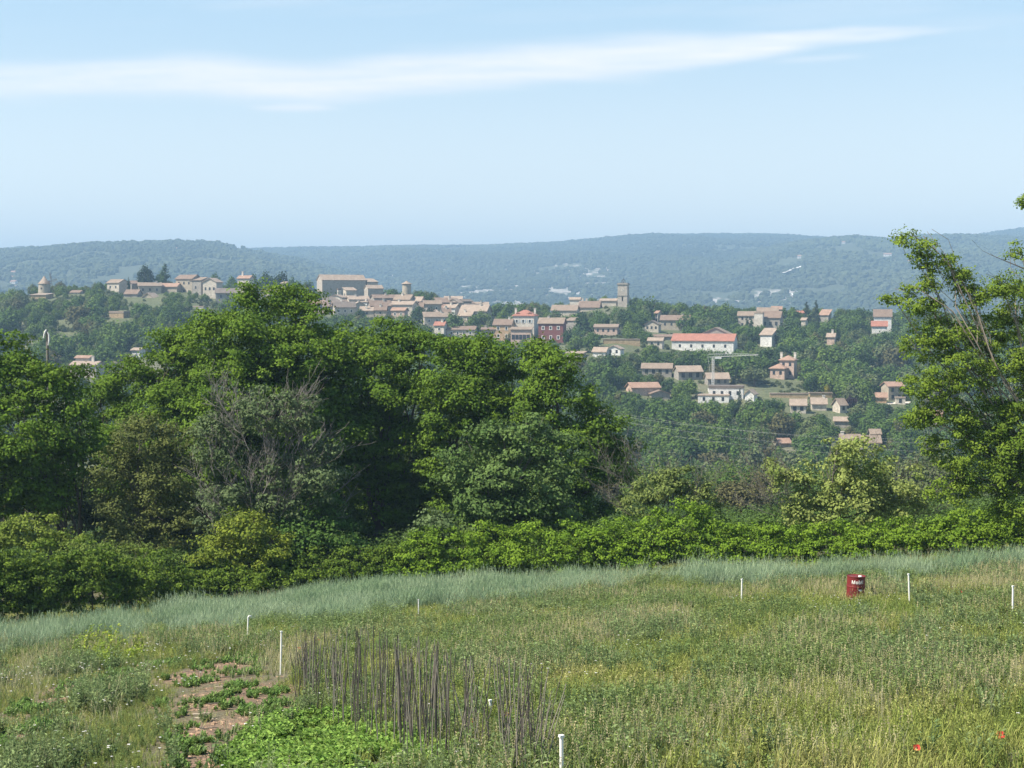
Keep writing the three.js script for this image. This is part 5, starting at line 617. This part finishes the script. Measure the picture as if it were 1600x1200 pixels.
// ------------------------------------------------------------------ the red drum
{
  const p = groundPoint(1336, 946), k = -p.z / F, R = 14.8 * k, Hh = 49 * k, g = thing('oil_drum', 'rusty red oil drum with white lettering standing in the meadow', 'drum', p, -0.12); p.y = terrain(p.x, -p.z); g.position.y = p.y - 0.03; g.rotation.z = -0.03;
  const paint = noiseTex(256, wrapF((u, v) => { const f = fbm(u * 9 + 3, v * 9 + 3, 4, 211), s = sstep(0.56, 0.68, f); return [lerp(0.46, 0.36, s), lerp(0.12, 0.16, s), lerp(0.12, 0.13, s)].map(c => c * (0.85 + 0.3 * fbm(u * 40 + 1, v * 40 + 1, 2, 212))); })); paint.repeat.set(1, 1);
  const red = new THREE.MeshStandardMaterial({ map: paint, roughness: 0.55, metalness: 0.0 });
  const prof = [[0.01, 0.0], [R * 0.97, 0.0], [R * 0.985, 0.012], [R * 0.97, 0.03], [R * 0.955, 0.05]]; const rib = (y) => prof.push([R * 0.955, y - 0.03], [R * 0.99, y - 0.012], [R, y], [R * 0.99, y + 0.012], [R * 0.955, y + 0.03]); rib(Hh * 0.36); rib(Hh * 0.66); prof.push([R * 0.955, Hh - 0.05], [R * 0.99, Hh - 0.02], [R, Hh - 0.01], [R * 0.99, Hh], [R * 0.955, Hh - 0.004], [R * 0.95, Hh - 0.02], [0.01, Hh - 0.022]);
  const bodyGeo = new MB().lathe(prof, 44).geometry(), bp = bodyGeo.attributes.position; for (let q = 0; q < bp.count; q++) { const x = bp.getX(q), y = bp.getY(q), z = bp.getZ(q), a = Math.atan2(x, z), dent = 0.045 * Math.exp(-((a - 0.75) ** 2) / 0.18 - ((y - Hh * 0.22) ** 2) / 0.02), f = 1 - dent / Math.max(0.1, Math.hypot(x, z)); bp.setXYZ(q, x * f, y, z * f); } bodyGeo.computeVertexNormals();
  mesh('body', bodyGeo, red, g);
  const font = await new FontLoader().loadAsync('fonts/droid/droid_sans_bold.typeface.json'), tg = new TextGeometry('Mobil', { font, size: 0.1, depth: 0.006, curveSegments: 4 }); tg.computeBoundingBox(); const bb = tg.boundingBox, tp = tg.attributes.position, mid = (bb.min.x + bb.max.x) / 2; for (let q = 0; q < tp.count; q++) { const a = (tp.getX(q) - mid) / R + 0.1, r = R * 0.958 + tp.getZ(q); tp.setXYZ(q, Math.sin(a) * r, tp.getY(q) + Hh * 0.77, Math.cos(a) * r); } tg.computeVertexNormals(); mesh('lettering', tg, M.whitePaint, g);
  const patch = (a0, a1, y0, y1) => { const m = new MB(), r = R * 0.985 + 0.006, n = 5; for (let q = 0; q < n; q++) { const A = lerp(a0, a1, q / n), B = lerp(a0, a1, (q + 1) / n), sag = t => y0 - 0.02 * Math.sin(t / n * Math.PI); m.poly([[Math.sin(A) * r, sag(q), Math.cos(A) * r], [Math.sin(B) * r, sag(q + 1), Math.cos(B) * r], [Math.sin(B) * r, y1, Math.cos(B) * r], [Math.sin(A) * r, y1, Math.cos(A) * r]]); } return m; }; patch(0.22, 0.58, Hh * 0.56, Hh * 0.595).build('label_patch', M.whitePaint, g);
  const cap = new MB().lathe([[0.01, 0.0], [0.05, 0.0], [0.056, 0.02], [0.05, 0.045], [0.03, 0.05], [0.01, 0.05]], 14).build('bung_cap', M.whitePaint, g); cap.position.set(R * 0.35, Hh - 0.02, R * 0.55);
}
// ------------------------------------------------------------------ white stakes
{
  const stake = (px, top, foot, label, o = {}) => { const p = groundPoint(px, foot + (o.sink ?? 9)), h = at(px, top, -p.z).y - p.y, w = o.w ?? 0.022, g = thing('white_stake', label, 'stake', p, 0.4, 'white stakes marking out the meadow'); g.position.y = terrain(p.x, -p.z); const m = new MB(), lx = (o.lean ?? 0) * -p.z / F; m.tube([[-lx, -0.15, 0], [-lx * 0.4, h * 0.5, 0], [0, h, 0]], [w * 0.85, w, w], 6); m.build('shaft', M.whitePaint, g); if (o.hook) new MB().tube([[0, h - 0.01, 0], [0.03, h + 0.03, 0], [0.085, h + 0.02, 0], [0.10, h - 0.02, 0]], [w, w, w * 0.9, w * 0.7], 6).build('bent_tip', M.whitePaint, g); else new MB().box(-w * 1.1, w * 1.1, h, h + 0.03, -w * 1.1, w * 1.1).build('cap', M.whitePaint, g); return g; };
  stake(388, 964, 1001, 'white stake with bent tip at the edge of the blue grass', { hook: 1, lean: 2 }); stake(440, 988, 1045, 'white stake left of the bean poles', { lean: 2 }); stake(654, 938, 965, 'small white stake behind the bean poles', { w: 0.018 }); stake(766, 1096, 1122, 'white stake standing among the bean poles', {}); stake(877, 1152, 1230, 'nearest white stake at the bottom of the meadow', { w: 0.026, lean: -1 }); stake(1159, 906, 943, 'white stake left of the red drum', { lean: 1 }); stake(1419, 898, 946, 'slightly leaning white stake right of the red drum', { lean: -4 }); stake(1582, 917, 965, 'white stake at the right edge of the meadow', {});
}
// ------------------------------------------------------------------ bean poles
{
  const rng = rngOf(808), zoneOf = px => px < 540 ? 'at the left end of the pole rows' : px < 640 ? 'in the dense tall clump of the pole rows' : px < 740 ? 'in the middle right of the pole rows' : 'at the loose leaning right end of the pole rows', mats = [M.pole, M.poleB, M.poleC];
  const topRow = curve([[455, 985], [480, 972], [520, 980], [570, 966], [610, 985], [655, 985], [700, 1005], [745, 1020], [790, 1020], [820, 1025], [860, 1050]]), footRow = curve([[455, 1100], [500, 1130], [560, 1165], [620, 1192], [680, 1206], [740, 1222], [800, 1236], [860, 1246]]);
  const one = (px, foot, top, lean, r, mat, where, kink) => { const p = groundPoint(px, foot), d = -p.z; p.y = terrain(p.x, d); const k = d / F, h = (foot - top) * k, m = new MB(), n = 5, pts = [], rad = []; let jx = 0, jz = 0; for (let q = 0; q <= n; q++) { const t = q / n; if (q) { jx += (rng() - 0.5) * 0.05; jz += (rng() - 0.5) * 0.05; } pts.push([lean * k * t + jx, q ? h * t : -0.2, jz + kink * t]); rad.push(r * (1 - 0.45 * t)); } m.tube(pts, rad, 5); const o = m.build('bean_pole', mat); o.position.copy(p); tag(o, `${h < 1.2 ? 'short' : h > 1.75 ? 'tall' : 'middling'} ${Math.abs(lean) > 14 ? 'leaning' : 'upright'} ${mat === M.poleB ? 'weathered grey' : mat === M.poleC ? 'blackish' : 'brown'} bean pole ${where}`, 'pole', 'bean poles standing ' + where); };
  const leaned = rngOf(99);
  for (let k = 0; k < 296; k++) { const dens = rng(), px = dens < 0.34 ? lerp(462, 560, rng()) : dens < 0.68 ? lerp(550, 670, rng()) : dens < 0.86 ? lerp(660, 760, rng()) : lerp(740, 850, rng()), back = rng(), foot = footRow(px) - back * 62 + (rng() - 0.5) * 10, top = topRow(px) + 4 + rng() * rng() * 95 - (back < 0.2 ? 4 : 0), wild = px > 700 ? 70 : 28; one(px, foot, Math.min(top, foot - 45), (rng() - 0.45) * wild, 0.0055 + 0.0055 * rng(), mats[Math.floor(rng() * 3)], zoneOf(px), (rng() - 0.5) * 0.25); }
  const fallen = (ax, ay, bx, by, r, mat, label, lift = 0.1, name = 'fallen_stick', group) => { const a = groundPoint(ax, ay), b = groundPoint(bx, by), m = new MB(), n = 6, pts = [], rad = []; for (let q = 0; q <= n; q++) { const t = q / n, x = lerp(a.x, b.x, t), z = lerp(a.z, b.z, t), y = Math.max(lerp(a.y, b.y, t), terrain(x, -z)) + lift + (rng() - 0.5) * 0.02; pts.push([x - a.x, y - a.y, z - a.z]); rad.push(r * (1 - 0.5 * t)); } m.tube(pts, rad, 5); const o = m.build(name, mat); o.position.copy(a); tag(o, label, 'stick', group); return o; };
  fallen(312, 1016, 362, 988, 0.014, M.paleStick, 'pale fallen branch lying before the blue grass', 0.28);
  const G1 = 'dry sticks lying on the bare soil', soilSticks = [[285, 1052, 330, 1050], [330, 1030, 362, 1028], [318, 1062, 398, 1056], [335, 1075, 390, 1074], [345, 1088, 385, 1087], [300, 1118, 328, 1117], [278, 1116, 292, 1115], [305, 1124, 340, 1126], [312, 1141, 340, 1139], [370, 1164, 422, 1160], [375, 1178, 412, 1180], [415, 1114, 440, 1106], [390, 1140, 402, 1150], [240, 1126, 262, 1112], [325, 1102, 352, 1100]];
  soilSticks.forEach(([a, b, c, d], i) => fallen(a, b, c, d, 0.009 + 0.004 * (i % 3), i % 2 ? M.paleStick : M.pole, i % 2 ? 'dry pale stick lying on the bare red soil' : 'dry dark stick lying on the bare red soil', 0.03, 'fallen_stick', G1));
  const G2 = 'fallen poles at the foot of the bean poles', down = [[535, 1200, 596, 1160], [620, 1199, 668, 1172], [715, 1197, 800, 1150], [760, 1205, 856, 1140], [790, 1200, 855, 1165], [740, 1170, 792, 1140], [700, 1200, 745, 1180], [800, 1190, 852, 1120], [772, 1215, 842, 1160]];
  down.forEach(([a, b, c, d], i) => fallen(a, b, c, d, 0.011, i % 3 === 1 ? M.paleStick : M.pole, i % 3 === 1 ? 'pale fallen pole at the foot of the bean poles' : 'dark fallen pole at the foot of the bean poles', 0.14 + 0.05 * (i % 4), 'fallen_stick', G2));
}
// ------------------------------------------------------------------ poppies
{
  const rng = rngOf(515), petal = plain(0.45, 0.022, 0.016, 0.7), stem = plain(0.12, 0.2, 0.07);
  [[468, 1014, 'poppy left of the first bean poles'], [497, 1001, 'poppy behind the left bean poles'], [739, 1138, 'poppy at the foot of the leaning bean poles'], [791, 1128, 'poppy between the last bean poles'], [1563, 1167, 'large bright poppy low at the right of the meadow'], [1432, 1187, 'poppy at the bottom edge of the meadow'], [1481, 930, 'poppy on the bare ground right of the drum'], [1501, 925, 'second poppy on the bare ground near the right stake'], [1171, 1012, 'lone dark poppy in the middle of the meadow'], [1118, 1008, 'small poppy left of the lone dark poppy']].forEach(([px, py, label], i) => {
    let p = groundPoint(px, py + 14); const h = clamp(at(px, py, -p.z).y - terrain(p.x, -p.z), 0.25, 0.7); p.y = terrain(p.x, -p.z); const g = thing('poppy', `red ${label}`, 'flower', p, (rng() - 0.5) * 1.2), s = i === 4 ? 1.0 : i > 7 ? 0.6 : 0.8;
    new MB().tube([[0, -0.03, 0], [0.02, h * 0.5, 0.01], [0, h, 0]], [0.004, 0.0035, 0.003], 4).build('stem', stem, g);
    for (let q = 0; q < 4; q++) { const m = new MB(), r = 0.055 * s, n = 4, a0 = q * 1.5708; for (let e = 0; e < n; e++) for (let f = 0; f < 2; f++) { const P = (u, v) => { const a = a0 + (u / n - 0.5) * 1.9, rr = r * (v / 2) * (1 + 0.08 * Math.sin(u * 5)); return [Math.cos(a) * rr, 0.03 * s * (v / 2) ** 1.5, Math.sin(a) * rr]; }; m.poly([P(e, f), P(e + 1, f), P(e + 1, f + 1), P(e, f + 1)]); } const pm = m.build('petal', petal, g); pm.position.y = h; pm.rotation.x = 0.85; }
    new MB().lathe([[0.003, h - 0.005], [0.011, h + 0.004], [0.009, h + 0.018], [0.001, h + 0.02]], 8).build('seed_head', M.iron, g);
  });
}
renderer.render(scene, camera);
